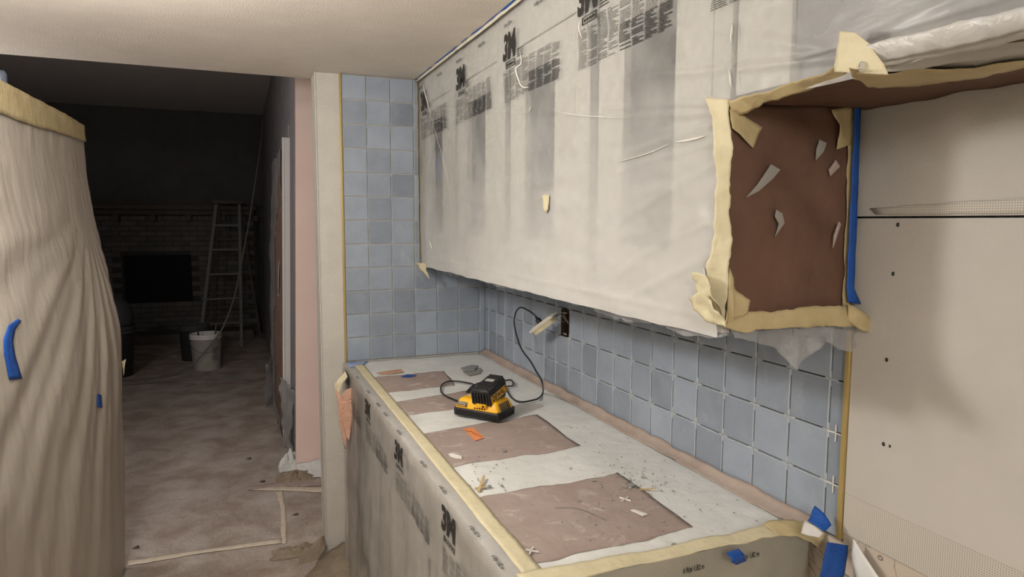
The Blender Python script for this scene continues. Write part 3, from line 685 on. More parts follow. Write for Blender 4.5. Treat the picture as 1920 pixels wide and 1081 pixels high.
# ragged loose edges hanging under the cabinet
def flap(name,px0,px1,drop,xw,seed,parent=cf,amp=.010,nu=40):
    a=at(px0,545,'x',xw).y; b=at(px1,545,'x',xw).y
    A=[]; B=[]
    for i in range(nu+1):
        y=a+(b-a)*i/nu; e=math.sin(math.pi*i/nu)**.5
        A.append((xw,y,1.379)); B.append((xw-.008,y,1.378-drop*(e*(.65+.7*abs(nz((0,y,0),16,seed))))-.002))
    return ruled(name,A,B,M['flap'],parent,nu,6,amp,24,seed,.004,.0003)
flap('loose_edge',812,905,.042,-.25,1); flap('loose_edge',890,1010,.020,-.31,2); flap('loose_edge',1000,1110,.014,-.32,3); flap('loose_edge',1108,1240,.034,-.30,4); flap('loose_edge',1230,1370,.018,-.32,5)
# blue and masking tape along the ceiling line
o=ruled('blue_tape_strip',[(-.352,-.01,2.247),(-.352,-3.2,2.247)],[(-.3555,-.01,2.249),(-.3555,-3.2,2.249)],M['blue'],None,60,2,.0012,12,41,.006); tag(o,'thin blue tape line where ceiling meets the cabinet film','tape strip')
o=ruled('masking_tape_strip',[(-.350,-.01,2.247),(-.350,-3.2,2.247)],[(-.352,-.01,2.234),(-.352,-3.2,2.234)],M['ctape'],None,80,3,.002,14,42,.004); tag(o,'pale masking tape sealing film top to the ceiling','tape strip')
o=ruled('masking_tape_strip',[(-.338,-.012,1.375),(-.338,-.012,2.23)],[(-.350,-.04,1.375),(-.352,-.034,2.23)],M['tape'],None,50,3,.003,14,43,.004); tag(o,'vertical yellow tape at the far end of the film, by narrow tiles','tape strip')
A=[(-.365,-.015,1.385),(-.36,-.05,1.392),(-.345,-.12,1.385)]; B=[(-.345,-.02,1.365),(-.35,-.10,1.350),(-.335,-.165,1.318)]
o=ruled('masking_tape_scrap',A,B,M['tape'],None,12,5,.008,40,44,.006); tag(o,'crumpled yellow tape end dangling from far bottom film corner','tape piece')
# scrap of tape stuck in the middle
c=Vector(CZ(-at(1025,380,'x',-.345).y,at(1025,380,'x',-.345).z)); 
A=[c+Vector((-.002,.030,.018)),c+Vector((-.003,.012,.024)),c+Vector((-.002,-.016,.020))]; B=[c+Vector((-.002,.018,-.004)),c+Vector((-.006,.004,-.030)),c+Vector((-.002,-.012,-.018))]
o=ruled('masking_tape_scrap',A,B,M['tape'],None,8,5,.004,40,45,.004); tag(o,'small yellow tape scrap stuck mid film on the cabinets','tape piece')
# ------------------------------------------------------------ cabinet end: brown paper and its tapes
EY=-2.212
def E(px,py,y=EY): return at(px,py,'y',y)
A=[E(1362,200),E(1366,400),E(1362,606)]; B=[E(1606,196),E(1600,400),E(1592,600)]
def pf(u,v): return (-.008*math.sin(9*(v*.8-u*1.1)+1.5)-.004*math.sin(17*(v*.7-u)+.3))*math.sin(math.pi*v)*math.sin(math.pi*u)
bp_=ruled('brown_paper_cover',A,B,M['kraft'],None,46,40,.004,16,50,.0,.0006,fold=lambda u,v:pf(u,v)+.004); tag(bp_,'dark brown paper covering the near end of the upper cabinet','paper sheet')
for k,(pl,lb) in enumerate([([(1398,370),(1420,345),(1445,308),(1462,318),(1448,335),(1422,358)],'long'),([(1455,393),(1466,400),(1470,418),(1452,444),(1461,422),(1452,405)],'hook'),([(1536,262),(1549,268),(1543,285),(1529,300),(1530,280)],'top'),([(1553,318),(1566,300),(1574,312),(1556,330)],'faint'),([(1563,440),(1572,415),(1576,420),(1561,465)],'low')]):
    p=[at(x,y,'y',EY-.017) for x,y in pl]; n=len(p); c=sum(p,Vector())/n; q=[v+Vector((0,-.0015,0)) for v in p]
    o=obj('torn_mark',[c+Vector((0,-.003,0))]+q+p,[[0,1+i,1+(i+1)%n] for i in range(n)]+[[1+i,1+n+i,1+n+(i+1)%n,1+(i+1)%n] for i in range(n)],M['rosin'] if k>2 else M['crumb'],bp_)
# left tape strip, wraps the front edge
A=[at(1320,182,'x',-.352),at(1336,215,'x',-.356),at(1342,300,'x',-.354),at(1338,400,'x',-.355),at(1330,480,'x',-.356),at(1318,600,'x',-.350)]
B=[E(1368,186,-2.220),E(1369,260,-2.222),E(1369,380,-2.220),E(1367,480,-2.222),E(1362,612,-2.222)]
o=ruled('masking_tape_strip',A,B,M['tape'],None,60,8,.004,26,51,.008); tag(o,'wide wrinkled yellow tape down the near front edge of upper cabinet','tape strip')
A=[E(1362,585,-2.222),E(1450,583,-2.23),E(1530,572,-2.235),E(1592,572,-2.23)]; B=[E(1358,612,-2.222),E(1400,622,-2.23),E(1500,612,-2.24),E(1620,612,-2.24)]
o=ruled('masking_tape_strip',A,B,M['tape2'],None,40,6,.004,26,52,.006); tag(o,'olive masking tape along bottom of brown papered cabinet end','tape strip')
A=[E(1590,570,-2.236),E(1625,590,-2.25),E(1655,615,-2.25)]; B=[E(1590,600,-2.236),E(1615,618,-2.25),E(1650,630,-2.25)]
o=ruled('masking_tape_piece',A,B,M['tape2'],None,12,4,.003,26,53,.003); tag(o,'olive tape tail jutting right from the brown paper bottom corner','tape piece')
for k,(pa,pb,lb) in enumerate([([(1295,512),(1318,515),(1345,560)],[(1300,545),(1330,575),(1362,612)],'upper curled yellow tape flap at bottom left of brown paper'),
      ([(1292,560),(1315,545),(1350,585)],[(1305,580),(1325,600),(1360,612)],'lower curled yellow tape flap at bottom left of brown paper')]):
    A=[at(x,y,'x',-.372-.012*k) for x,y in pa]; B=[at(x,y,'x',-.366-.012*k) for x,y in pb]
    o=ruled('masking_tape_flap',A,B,M['tape'],None,12,8,.010,30,54+k,.004); tag(o,lb,'tape piece')
A=[E(1368,500,-2.224),E(1378,540,-2.228),E(1408,562,-2.226)]; B=[E(1362,606,-2.224),E(1375,600,-2.235),E(1402,588,-2.228)]
o=ruled('masking_tape_piece',A,B,M['tape2'],None,12,6,.005,30,57,.004); tag(o,'torn tape triangle at inner bottom left corner of brown paper','tape piece')
A=[E(1368,205,-2.224),E(1395,215,-2.227),E(1428,240,-2.224)]; B=[E(1372,240,-2.224),E(1395,262,-2.227),E(1412,277,-2.224)]
o=ruled('masking_tape_piece',A,B,M['tape2'],None,12,6,.004,30,58,.002); tag(o,'olive tape tab on upper left of the brown paper','tape piece')
A=[E(1590,200,-2.222),E(1588,400,-2.222),E(1580,575,-2.222)]; B=[E(1603,200,-2.222),E(1596,400,-2.222),E(1590,575,-2.222)]
o=ruled('masking_tape_strip',A,B,M['tape2'],None,30,4,.002,26,59,.005); tag(o,'narrow olive tape down right side of brown paper','tape strip')
A=[E(1603,196,-2.232),E(1599,300,-2.232),E(1593,420,-2.232),E(1588,540,-2.232),E(1590,566,-2.232)]; B=[E(1614,198,-2.232),E(1611,300,-2.232),E(1607,420,-2.232),E(1602,540,-2.232),E(1615,570,-2.232)]
o=ruled('blue_tape_strip',A,B,M['blue'],None,40,3,.001,26,60,.001); tag(o,'vertical blue tape strip between brown paper and bare wall board','tape strip')
A=[E(1560,205,-2.226),E(1575,235,-2.232),E(1570,280,-2.226)]; B=[E(1600,200,-2.222),E(1602,240,-2.222),E(1596,270,-2.222)]
o=ruled('masking_tape_piece',A,B,M['tape2'],None,12,5,.004,26,61,.003); tag(o,'loose olive tape at upper right corner of brown paper','tape piece')
# big torn clear plastic under the cabinet corner
A=[E(1365,612,-2.215),E(1450,612,-2.215),E(1530,606,-2.215),E(1640,600,-2.225)]; B=[E(1372,628,-2.215),E(1450,650,-2.22),E(1490,695,-2.225),E(1545,640,-2.225),E(1590,662,-2.225),E(1660,612,-2.235)]
o=ruled('torn_clear_plastic',A,B,M['flap'],None,60,12,.012,24,62,.006,.0003); tag(o,'ragged clear plastic hanging below the near cabinet corner','plastic film')
# underside paper and tapes of the short cabinet
uy=[-2.215-.05*i for i in range(20)]
o=ruled('brown_paper_underside',[(-.325,y,1.797) for y in uy],[(-.016,y,1.800) for y in uy],M['kraft'],None,60,14,.006,10,63,0); tag(o,'brown paper on the underside of the short range cabinet','paper sheet')
A=[at(x,y,'x',-.352) for x,y in [(1366,188),(1440,170),(1540,138),(1580,118)]]; B=[at(x,y,'x',-.330) for x,y in [(1376,216),(1450,190),(1540,162),(1590,140)]]
o=ruled('masking_tape_strip',A,B,M['tape2'],None,40,6,.005,20,64,.008); tag(o,'tape along lower front edge above the brown papered end','tape strip')
A=[at(x,y,'x',-.366) for x,y in [(1573,58),(1571,100),(1570,135)]]; B=[at(x,y,'x',-.364) for x,y in [(1608,62),(1638,98),(1668,140)]]
o=ruled('masking_tape_patch',A,B,M['tape'],None,16,10,.008,22,65,.006); tag(o,'big crumpled tape patch where film folds gather, upper right','tape piece')
A=[at(x,y,'z',1.786) for x,y in [(1592,128),(1650,136),(1740,133),(1860,122),(1925,112)]]; B=[at(x,y,'z',1.786) for x,y in [(1600,150),(1650,165),(1740,158),(1860,140),(1925,128)]]
o=ruled('masking_tape_strip',A,B,M['tape2'],None,40,6,.006,18,66,.010); tag(o,'crumpled tape under the short cabinet front edge, going right','tape strip')
# film turned under the short cabinet, gathered into the tape patch
A=[at(x,y,'x',-.362)+Vector((.010,0,-.020)) for x,y in [(1596,92),(1680,70),(1780,46),(1880,20),(1960,2)]]
B=[at(x,y,'z',1.788) for x,y in [(1612,128),(1680,134),(1760,132),(1880,118),(1960,106)]]
ruled('turned_under_film',A,B,film('dull_film',(.62,.60,.55),.12,.5,.1,.3,14),cf,60,14,.006,14,68,.003,.0004,fold=lambda u,v:.006*math.sin(v*14+u*3))
A=[at(x,y,'x',-.362) for x,y in [(1596,92),(1680,70),(1780,46),(1880,20),(1960,2)]]
ruled('film_fold',A,[p+Vector((.012,0,-.024)) for p in A],film('fold_film',(.68,.67,.64),.1,.35,.15,.4,20),cf,60,8,.0015,12,67,.003,.0004,fold=lambda u,v:-.003*math.sin(v*math.pi))
# ------------------------------------------------------------ small things on the counter
ZT=.9245
def pt(x,y,z=ZT): return at(x,y,'z',z)
def slab(name,pxs,h,m,label,cat,group=None,z=ZT):
    p=[pt(x,y,z) for x,y in pxs]; n=len(p); vs=p+[v+Vector((0,0,h*(1+.3*nz(v,40)))) for v in p]
    o=obj(name,vs,[list(range(n))[::-1],list(range(n,2*n))]+[[i,(i+1)%n,n+(i+1)%n,n+i] for i in range(n)],m); return tag(o,label,cat,group)
slab('tile_shard',[(868,697),(880,705),(900,700),(903,692),(890,692)],.004,M['crumb'],'lower pale tile shard under the grey one, behind the charger','tile shard')
slab('tile_shard',[(864,691),(870,695),(890,694),(897,687),(884,686)],.006,M['grey'],'upper grey tile shard on the counter behind the charger','tile shard',z=.930)
st=slab('orange_sticker',[(869,804),(886,801),(909,820),(891,826)],.0006,M['orange'],'orange sticker with faint handwriting, on the brown paper','sticker')
m_=MB(); m_.tube([pt(x,y,ZT+.0012) for x,y in [(873,806),(880,809),(884,808),(887,812),(891,811),(893,815),(898,815),(901,818),(904,818)]],.0007,5); m_.build('handwriting',M['ink'],st)
def stick(name,a,b,wd,m,label,cat,group=None,z=ZT):
    p,q=pt(*a,z),pt(*b,z+.004); d=(q-p); s=Vector((-d.y,d.x,0)).normalized()*wd/2; u=Vector((0,0,wd*.5))
    vs=[p-s,p+s*.6,q+s,q-s*.5]; vs=vs+[v+u for v in vs]
    return tag(obj(name,vs,[[3,2,1,0],[4,5,6,7],[0,1,5,4],[1,2,6,5],[2,3,7,6],[3,0,4,7]],m),label,cat,group)
stick('wood_splinter',(897,922),(908,893),.008,M['wood'],'upright looking splinter of raw wood before the brown patch','wood splinter')
stick('wood_splinter',(890,916),(912,913),.006,M['wood'],'short crosswise splinter under the raw wood splinter','wood splinter')
stick('wood_splinter',(1198,918),(1230,916),.005,M['wood'],'thin brown splinter lying at right of the largest brown patch','wood splinter')
def cross(c,r,ang,label):
    p=pt(*c); m_=MB()
    for a in (ang,ang+math.pi/2):
        d=Vector((math.cos(a),math.sin(a),0)); s=Vector((-d.y,d.x,0))*.0012; vs=[p-d*r-s,p+d*r-s,p+d*r+s,p-d*r+s]; m_.add([v for v in vs]+[v+Vector((0,0,.003)) for v in vs],[[3,2,1,0],[4,5,6,7],[0,1,5,4],[1,2,6,5],[2,3,7,6],[3,0,4,7]])
    tag(m_.build('tile_cross_spacer',M['wht']),label,'spacer','cross spacers on the counter')
cross((1172,936),.015,.5,'white cross spacer on far right of the largest brown patch')
cross((996,1033),.015,.9,'white cross spacer at near left of the largest brown patch')
slab('white_scrap',[(841,852),(848,851),(865,856),(866,860),(855,859),(845,856)],.003,M['wht'],'curled white scrap on the brown paper before the charger','scrap')
slab('white_scrap',[(1183,957),(1190,957),(1214,965),(1205,967)],.003,M['wht'],'white flake at the right of the largest brown patch','scrap')
slab('blue_tape_scrap',[(752,706),(765,702),(781,704),(768,707)],.002,M['blue'],'sliver of blue tape at the farthest brown patch','tape piece')
slab('tape_scrap',[(706,699),(728,695),(752,692),(757,697),(740,700),(715,702)],.002,M['torn'],'tan torn tape scrap near the far counter corner','tape piece')
p=[pt(x,y,ZT+.002) for x,y in [(1040,951),(1060,950),(1085,952),(1110,961),(1135,973)]]
tag(MB().tube(smooth_path(p,5),.0011,6).build('cable_tie_strip',M['crumb'],None,True),'thin curved pale strip lying on the largest brown patch','strip')
mb=MB(); rnd=random.Random(4)
for k in range(330):
    if k<90: x,y=rnd.gauss(1190,28),rnd.gauss(900,14)
    elif k<130: x,y=rnd.uniform(880,960),rnd.uniform(840,925)
    elif k<180: x,y=rnd.gauss(1150,60),rnd.gauss(960,30)
    else: x,y=rnd.uniform(1060,1450),rnd.uniform(790,1010)
    p=pt(x,y)
    if not(-.69<p.x<-.06 and -2.08<p.y<-.1): continue
    r=rnd.uniform(.001,.003)*(1.6 if rnd.random()<.08 else 1)
    vs=[p+Vector((rnd.uniform(.6,1.2)*r*dx,rnd.uniform(.6,1.2)*r*dy,dz*r*.8)) for dx,dy,dz in [(-1,-1,0),(1,-1,0),(1,1,0),(-1,1,0),(0,0,1.2)]]
    mb.add(vs,[[3,2,1,0],[0,1,4],[1,2,4],[2,3,4],[3,0,4]])
o=mb.build('plaster_crumbs',M['crumb']); tag(o,'scattered crumbs of plaster and grout over the counter papers','debris',kind='stuff')
for (x,y,s,lb) in [(1264,1023,.005,'small grey chunk near the end tape of the counter'),(1464,975,.005,'small grey chunk at the far right of the white sheet'),(946,846,.005,'grey pebble between the third and largest brown patches'),(918,913,.005,'grey pebble beside the wood splinter'),(1184,911,.007,'pale plaster lump among crumbs above the largest brown patch')]:
    p=pt(x,y); bm=bmesh.new(); bmesh.ops.create_icosphere(bm,subdivisions=2,radius=s); bm.verts.index_update()
    vs=[p+Vector((v.co.x*1.3,v.co.y,max(0,v.co.z*.7+s*.5)))*1+Vector((0,0,0))+v.co*.4*nz(v.co,300) for v in bm.verts]; fs=[[v.index for v in f.verts] for f in bm.faces]; bm.free()
    tag(obj('plaster_chunk',vs,fs,M['grey']),lb,'debris')
A=[(-.236,-2.108,.933),(-.238,-2.128,.935),(-.226,-2.145,.926)]; B=[(-.205,-2.112,.934),(-.202,-2.13,.934),(-.190,-2.15,.922)]
A=[at(x,y,'z',.938) for x,y in [(1362,1035),(1368,1048)]]+[at(1383,1056,'y',-2.15)]; B=[at(x,y,'z',.938) for x,y in [(1385,1028),(1394,1040)]]+[at(1400,1052,'y',-2.15)]
o=ruled('blue_tape_piece',A,B,M['blue'],None,14,5,.002,30,70,.002,fold=lambda u,v:.006*math.sin(u*3.1)); tag(o,'folded blue tape piece on the end tape of the counter','tape piece')
A=[at(1528,948,'x',-.045),at(1546,962,'x',-.05),at(1558,985,'x',-.05)]; B=[at(1514,975,'x',-.07),at(1530,985,'x',-.075),at(1545,998,'x',-.075)]
o=ruled('blue_tape_piece',A,B,M['blue'],None,14,6,.004,30,71,.003); tag(o,'bright blue tape tented against tiles at counter right end','tape piece')
A=[at(1510,975,'x',-.08),at(1528,986,'x',-.085),at(1544,1000,'x',-.085)]; B=[at(1502,1000,'x',-.10),at(1520,1006,'x',-.10),at(1535,1008,'x',-.10)]
o=ruled('white_tape_piece',A,B,M['cas'],None,12,5,.003,30,72,.003); tag(o,'translucent white tape tail below the bright blue tape','tape piece')
A=[at(1552,1016,'y',-2.235),at(1545,1045,'y',-2.235),at(1530,1110,'y',-2.235)]; B=[at(1591,1022,'y',-2.235),at(1588,1055,'y',-2.235),at(1572,1115,'y',-2.235)]
o=ruled('blue_tape_strip',A,B,M['blue'],None,16,6,.003,20,73,.003); tag(o,'dark blue tape hanging down at the counter end by the wall','tape strip')
A=[(-.004,-2.215,.955),(-.010,-2.25,.90),(-.014,-2.32,.80)]; A=[at(x,y,'x',-.03) for x,y in [(1600,1010),(1625,1045),(1660,1100)]]; B=[at(x,y,'x',-.03) for x,y in [(1596,1040),(1605,1075),(1612,1110)]]
o=ruled('white_film_edge',A,B,M['white'],None,14,5,.003,20,74,.002); tag(o,'white film edge drooping below the bare wall board','plastic film')
# ------------------------------------------------------------ column end: torn paper, blue strip
A=[(-.708,-.013,.91),(-.708,-.013,.5),(-.706,-.013,.10)]; B=[(-.699,-.013,.91),(-.699,-.013,.5),(-.698,-.013,.10)]
o=ruled('blue_tape_strip',A,B,M['blue'],None,20,2,.0006,20,80,.001); tag(o,'thin vertical blue tape between column and counter end','tape strip')
tp=thing('torn_paper',(-.745,-.25,.6),'torn orange brown paper strips dangling at far counter corner','torn paper')
def T(x,y,d=-.06): return at(x,y,'y',d)
for k,(pa,pb) in enumerate([([(648,696),(634,710),(626,722),(630,742)],[(652,706),(642,718),(637,730),(636,746)]),([(628,728),(634,760),(637,800),(646,840)],[(642,742),(646,765),(650,800),(648,842)]),([(662,724),(648,730),(636,748)],[(664,744),(654,752),(642,768)]),
   ([(636,752),(640,790),(650,822)],[(663,752),(660,790),(654,826)]),([(652,752),(656,772),(662,780)],[(664,746),(664,764),(665,778)])]):
    A=[T(*q,-.25-.008*k) for q in pa]; B=[T(*q,-.26-.008*k) for q in pb]
    ruled('paper_shred',A,B,M['tape'] if k==0 else M['torn'],tp,12,5,.006,30,81+k,.004)
A=[(-.710,-.03,.90),(-.712,-.035,.6),(-.714,-.05,.15)]; B=[(-.709,-.36,.90),(-.710,-.33,.6),(-.712,-.30,.15)]
o=ruled('brown_paper_strip',A,B,M['rosin'],None,30,6,.003,12,90,.006); tag(o,'brown paper showing through film at the far end of counter front','paper strip')
A=[pt(650,679,.9265),pt(690,676,.9265)]; B=[pt(656,688,.9265),pt(680,684,.9265)]
o=ruled('blue_tape_piece',A,B,film('pale_blue_tape',(.35,.48,.80),.1,.6,.1,.1,20),None,8,3,.0008,20,92,.001); tag(o,'pale blue tape at far left corner of the counter top','tape piece')
# ------------------------------------------------------------ draped refrigerator at left
FX=-1.78
rf=thing('refrigerator',(-2.1,-.55,0),'tall white refrigerator, wrapped to its top in dusty film','refrigerator')
box('body',-2.45,FX-.06,-.74,.16,.03,1.965,M['fridge'],rf,.01); box('door',FX-.058,FX-.03,-.73,.15,.75,1.955,M['fridge'],rf,.006); box('freezer_drawer',FX-.058,FX-.03,-.73,.15,.08,.74,M['fridge'],rf,.006)
pc=thing('pantry_cabinet',(-2.1,-1.36,0),'tall cream pantry cabinet next to the refrigerator, under the same sheet','cabinet')
box('body',-2.45,FX-.07,-1.95,-.76,0,1.965,M['cab'],pc,.004)
for a,b in ((-1.94,-1.36),(-1.35,-.77)): box('door',FX-.069,FX-.045,a,b,.10,1.95,M['cab'],pc,.004)
for xx in (-2.4,-1.9):
    for yy in (-.68,.1): MB().lathe((xx,yy,0),[(0,0),(.02,0),(.02,.032),(0,.032)],10).build('foot',M['black'],rf)
drp=thing('dusty_drop_sheet',(FX,-.5,0),'beige dusty plastic sheet draped down over the refrigerator at left','plastic sheet')
far=[(1.985,-1.745),(1.90,-1.742),(1.78,-1.735),(1.62,-1.718),(1.47,-1.694),(1.33,-1.670),(1.2,-1.655),(1.05,-1.644),(.9,-1.643),(.55,-1.650),(.25,-1.66),(0.006,-1.672)]
def farx(z):
    for (za,xa),(zb,xb) in zip(far,far[1:]):
        if z>=zb: return xa+(xb-xa)*(za-z)/(za-zb)
    return far[-1][1]
AP=Vector((0,.02,1.62))
def drape(y,z):
    base=farx(z); kk=min(1,max(0,(-y-.1)/1.0)); base=base*(1-kk)+(-1.765+.03*math.sin(z*2))*kk
    r=math.hypot(y-AP.y,z-AP.z); th=math.atan2(y-AP.y,AP.z-z)
    f=0
    if z<1.80: 
        k=min(1,(1.80-z)/.35)
        f+=k*min(1,r/.45)*(.0038*math.sin(th*20+2.4*nz((0,y,z),1.6,1))+.0022*math.sin(th*43+3*nz((0,y,z),2.5,2)))
    f+=.012*nz((0,y*1.3,z*.6),1.7,3)*min(1,(1.985-z)/.4)+.002*nz((0,y,z),9,4)+.0012*nz((0,y*3,z*.7),14,5)
    y2=math.exp(-((y-.2)/.03)**2)*0
    return Vector((base+f-.010*(1 if z<1.8 else (1.985-z)/.185),y,z))
nu,nv=200,90; vs=[];fs=[]; ya,yb=-2.0,.2
for i in range(nu+14):
    for j in range(nv+1):
        z=1.985*(1-j/nv)+.006
        z=min(z,1.985)
        if i<=nu:
            y=ya+(yb-ya)*i/nu; p=drape(y,z)
            if z>1.95: p.z+=.004*nz((0,y,0),8)
        else:
            k=(i-nu)/13; p0=drape(yb,z); p=Vector((p0.x-.62*k,yb+.02*math.sin(k*3)+.012*nz((k*3,0,z),4,6),z))
        vs.append(p)
for i in range(nu+13):
    for j in range(nv):
        a=i*(nv+1)+j; fs.append([a,a+1,a+nv+2,a+nv+1])
obj('sheet',vs,fs,M['drape'],drp,True)
# tape band round its top and items on top
A=[(drape(y,1.983)+Vector((.002,0,.004))) for y in [yb-(yb-ya)*i/30 for i in range(31)]]; B=[(drape(y,1.915-.03*min(1,i/14)+.010*nz((0,y,0),6,3)+.0*i)+Vector((.008,0,0))) for i,y in enumerate([yb-(yb-ya)*i/30 for i in range(31)])]
o=ruled('masking_tape_band',A,B,M['tape2'],None,70,6,.003,12,101,.002); tag(o,'wide tan tape band around the top of the draped sheet','tape strip')
o=box('cardboard_sheet',-2.4,-1.80,-1.9,.15,1.968,1.978,M['wht'],None,.001); tag(o,'white board lying on top of the draped refrigerator','board')
q=at(51,186,'x',-1.84); b_=MB().lathe((q.x,q.y,1.978),[(0,0),(.045,0),(.05,.006),(.048,.022),(.03,.034),(0,.037)],20); rl=thing('red_tape_measure',(q.x,q.y,1.978),'red rounded tool case peeking over the draped sheet top','tool')
b_.build('case',M['red'],rl,True); MB().lathe((q.x,q.y,1.978+.036),[(0,0),(.014,0),(.012,.004),(0,.005)],14).build('cap',M['wht'],rl,True)
q=at(0,142,'x',-1.86); hd=thing('grey_flashlight',(q.x,q.y,1.978),'grey blue cylinder standing on the refrigerator at frame left edge','flashlight')
MB().lathe((q.x,q.y,1.978),[(0,0),(.016,0),(.016,.035),(.012,.04),(.012,.05)],16).build('barrel',M['black'],hd,True); MB().lathe((q.x,q.y,1.978+.045),[(.012,0),(.019,.008),(.019,.04),(.014,.05),(0,.052)],16).build('head',M['steel'],hd,True)
def on_drape(px,py):
    # where the view ray meets the drape
    for X in [ -1.6-.002*k for k in range(120)]:
        p=at(px,py,'x',X)
        if ya<p.y<yb and drape(p.y,p.z).x+.0015>=X: return p+Vector((.003,0,0))
    return at(px,py,'x',-1.67)
for k,(l,r_,lb) in enumerate([([(32,597),(14,610),(5,635),(6,665),(16,712)],[(38,601),(27,618),(22,640),(26,665),(40,710)],'long curved blue tape strip on the draped sheet at left'),
        ([(181,738),(181,762)],[(189,740),(191,764)],'small blue tape piece near the draped sheet far edge')]):
    o=ruled('blue_tape_strip',[on_drape(*q) for q in l],[on_drape(*q) for q in r_],M['blue'],None,20,3,.0008,20,110+k,.002,.001); tag(o,lb,'tape strip')
A=[at(226,678,'y',.19),at(231,690,'y',.19)]; B=[at(236,673,'y',.17),at(231,705,'y',.17)]
o=ruled('masking_tape_piece',A,B,M['tape'],None,6,4,.002,20,112,.001); tag(o,'yellow tape tab sticking out from the draped sheet edge','tape piece')
# ------------------------------------------------------------ hall: casing, door paper, floor papers
cs=thing('door_casing',(-.84,1.66,0),'white door casing at the dark hall wall, film taped over it','door casing')
hx=lambda z:-.862+.0252*z
def hbox(name,y0,y1,z0,z1,pr0,pr1,m,par):
    vs=[]
    for z in (z0,z1):
        for y in (y0,y1):
            for pr in (pr0,pr1): vs.append((hx(z)-pr,y,z))
    return MB().add(vs,[[0,1,3,2],[4,6,7,5],[0,4,5,1],[2,3,7,6],[0,2,6,4],[1,5,7,3]]).build(name,m,par)
hbox('side_casing',1.62,1.70,0.02,2.14,.001,.034,M['cas'],cs); hbox('back_band',1.70,1.72,0.02,2.15,.001,.046,M['cas'],cs)
hbox('head_casing',1.62,2.7,2.14,2.22,.001,.012,M['dark'],cs)
def hp(y,z,b): return Vector((hx(z)-b,y,z))
zz=[2.08,1.8,1.4,1.0,.6,.3,.03]
A=[hp(1.725,z,.035) for z in zz]; B=[hp(1.95+.25*(2.08-z)/2,z,.05+.035*math.sin((2.08-z)*1.4)) for z in zz]
o=ruled('brown_paper_door_cover',A,B,M['rust2'],None,40,8,.012,5,120,.006); tag(o,'brown paper hanging over the hall doorway beside the casing','paper sheet')
A=[hp(1.80+.2*(2.08-z)/2,z,.052) for z in zz]; B=[hp(2.9,z,.05+.03*math.sin((2.08-z)*1.4)) for z in zz]
o=ruled('hall_door_film',A,B,M['dfilm'],None,40,14,.016,4,121,.01,.0003); tag(o,'grey dusty film bulging over the dark hall doorway','plastic film')
o=MB().add(*(lambda m_:(m_.v,m_.f))(MB().box(hx(1.62)-.078,hx(1.62)-.070,1.98,2.05,1.60,1.68,.002))).build('door_latch_plate',M['alu']); tag(o,'small metal latch plate showing at the papered hall doorway','latch')
A=[hp(1.70,z,.05) for z in (.5,.3,.15,.02)]; B=[hp(1.28,z,.006+.03*(0.5-z)) for z in (.5,.3,.15,.02)]
o=ruled('loose_film_tail',A,B,M['dfilm'],None,20,10,.03,9,122,.01,.0003); tag(o,'bunched grey film at the foot of the white casing','plastic film')
A=[hp(2.9,z,.06) for z in (.42,.25,.1,.01)]; B=[hp(2.75,z,.13) for z in (.38,.22,.1,.01)]
o=ruled('loose_film_tail',A,B,M['dfilm'],None,16,8,.03,9,123,.01,.0003); tag(o,'pale crumpled film at the floor of the papered doorway','plastic film')
def fl(x,y,z=.004): return at(x,y,'z',z)
def ftape(l,r_,lb,seed,nu=30,m='ftape'):
    o=ruled('floor_tape_strip',[fl(*q) for q in l],[fl(*q) for q in r_],M[m],None,nu,3,.0015,8,seed,.006); tag(o,lb,'tape strip')
M['ftape']=mat('dusty_floor_tape',(.62,.53,.42),(.72,.63,.51),30,.8)
ftape([(518,920),(526,950),(528,1018)],[(529,918),(536,950),(537,1018)],'vertical pale tape seam on the floor beside the column',130)
ftape([(240,1050),(380,1029),(528,1008)],[(240,1060),(380,1036),(528,1017)],'crosswise pale tape seam on the near floor',131)
ftape([(470,915),(530,910),(606,912)],[(470,918),(530,919),(606,922)],'threshold tape seam on the floor before the pink wall',132)
o=ruled('floor_paper_edge',[fl(462,912,.012),fl(530,903,.012),fl(606,893,.012)],[fl(465,918),fl(530,912),fl(606,910)],M['rosin'],None,20,4,.006,20,133,.008); tag(o,'lifted brown paper edge at the pink wall threshold','paper sheet')
def crumple(name,c,sx_,sy_,sz,m,seed,lb,cat='crumpled paper',rot=0):
    n=16; vs=[];fs=[]
    for i in range(n+1):
        for j in range(n+1):
            u,v=i/n*2-1,j/n*2-1; p=Vector((u*sx_,v*sy_,0)); p.rotate(Matrix.Rotation(rot,3,'Z'))
            e=max(0,1-max(abs(u),abs(v))**2); h=sz*e*(.45+1.1*abs(nz((u,v,0),2.2,seed)))+sz*.25*abs(nz((u,v,0),6,seed+1))*(.3+e)
            vs.append(Vector(c)+p*(1+.25*nz((u,v,0),3,seed+2))+Vector((0,0,h+.002)))
    for i in range(n):
        for j in range(n):
            a=i*(n+1)+j; fs.append([a,a+1,a+n+2,a+n+1])
    o=obj(name,vs,fs,m); md=o.modifiers.new('s','SOLIDIFY'); md.thickness=.0012; tag(o,lb,cat); return o
c=fl(556,905,0); crumple('crumpled_tape_wad',(c.x,c.y+.06,0),.11,.07,.06,M['tan'],1,'crumpled tan tape wad at the foot of pink wall')
c=fl(548,880,0); crumple('crumpled_film_wad',(-.885,1.22,0),.07,.05,.13,M['white'],2,'white crumpled film wad at the corner of pink wall','plastic film')
A=[(-.86,1.15,.055),(-.78,1.15,.062),(-.70,1.15,.07)]; B=[(-.86,1.02,.004),(-.78,1.0,.004),(-.70,1.0,.004)]
o=ruled('paper_at_pink_wall',A,B,M['white'],None,20,8,.012,14,134,.006); o.name='baseboard_paper_strip'; tag(o,'pale paper strip folded up along bottom of pink wall','paper strip')
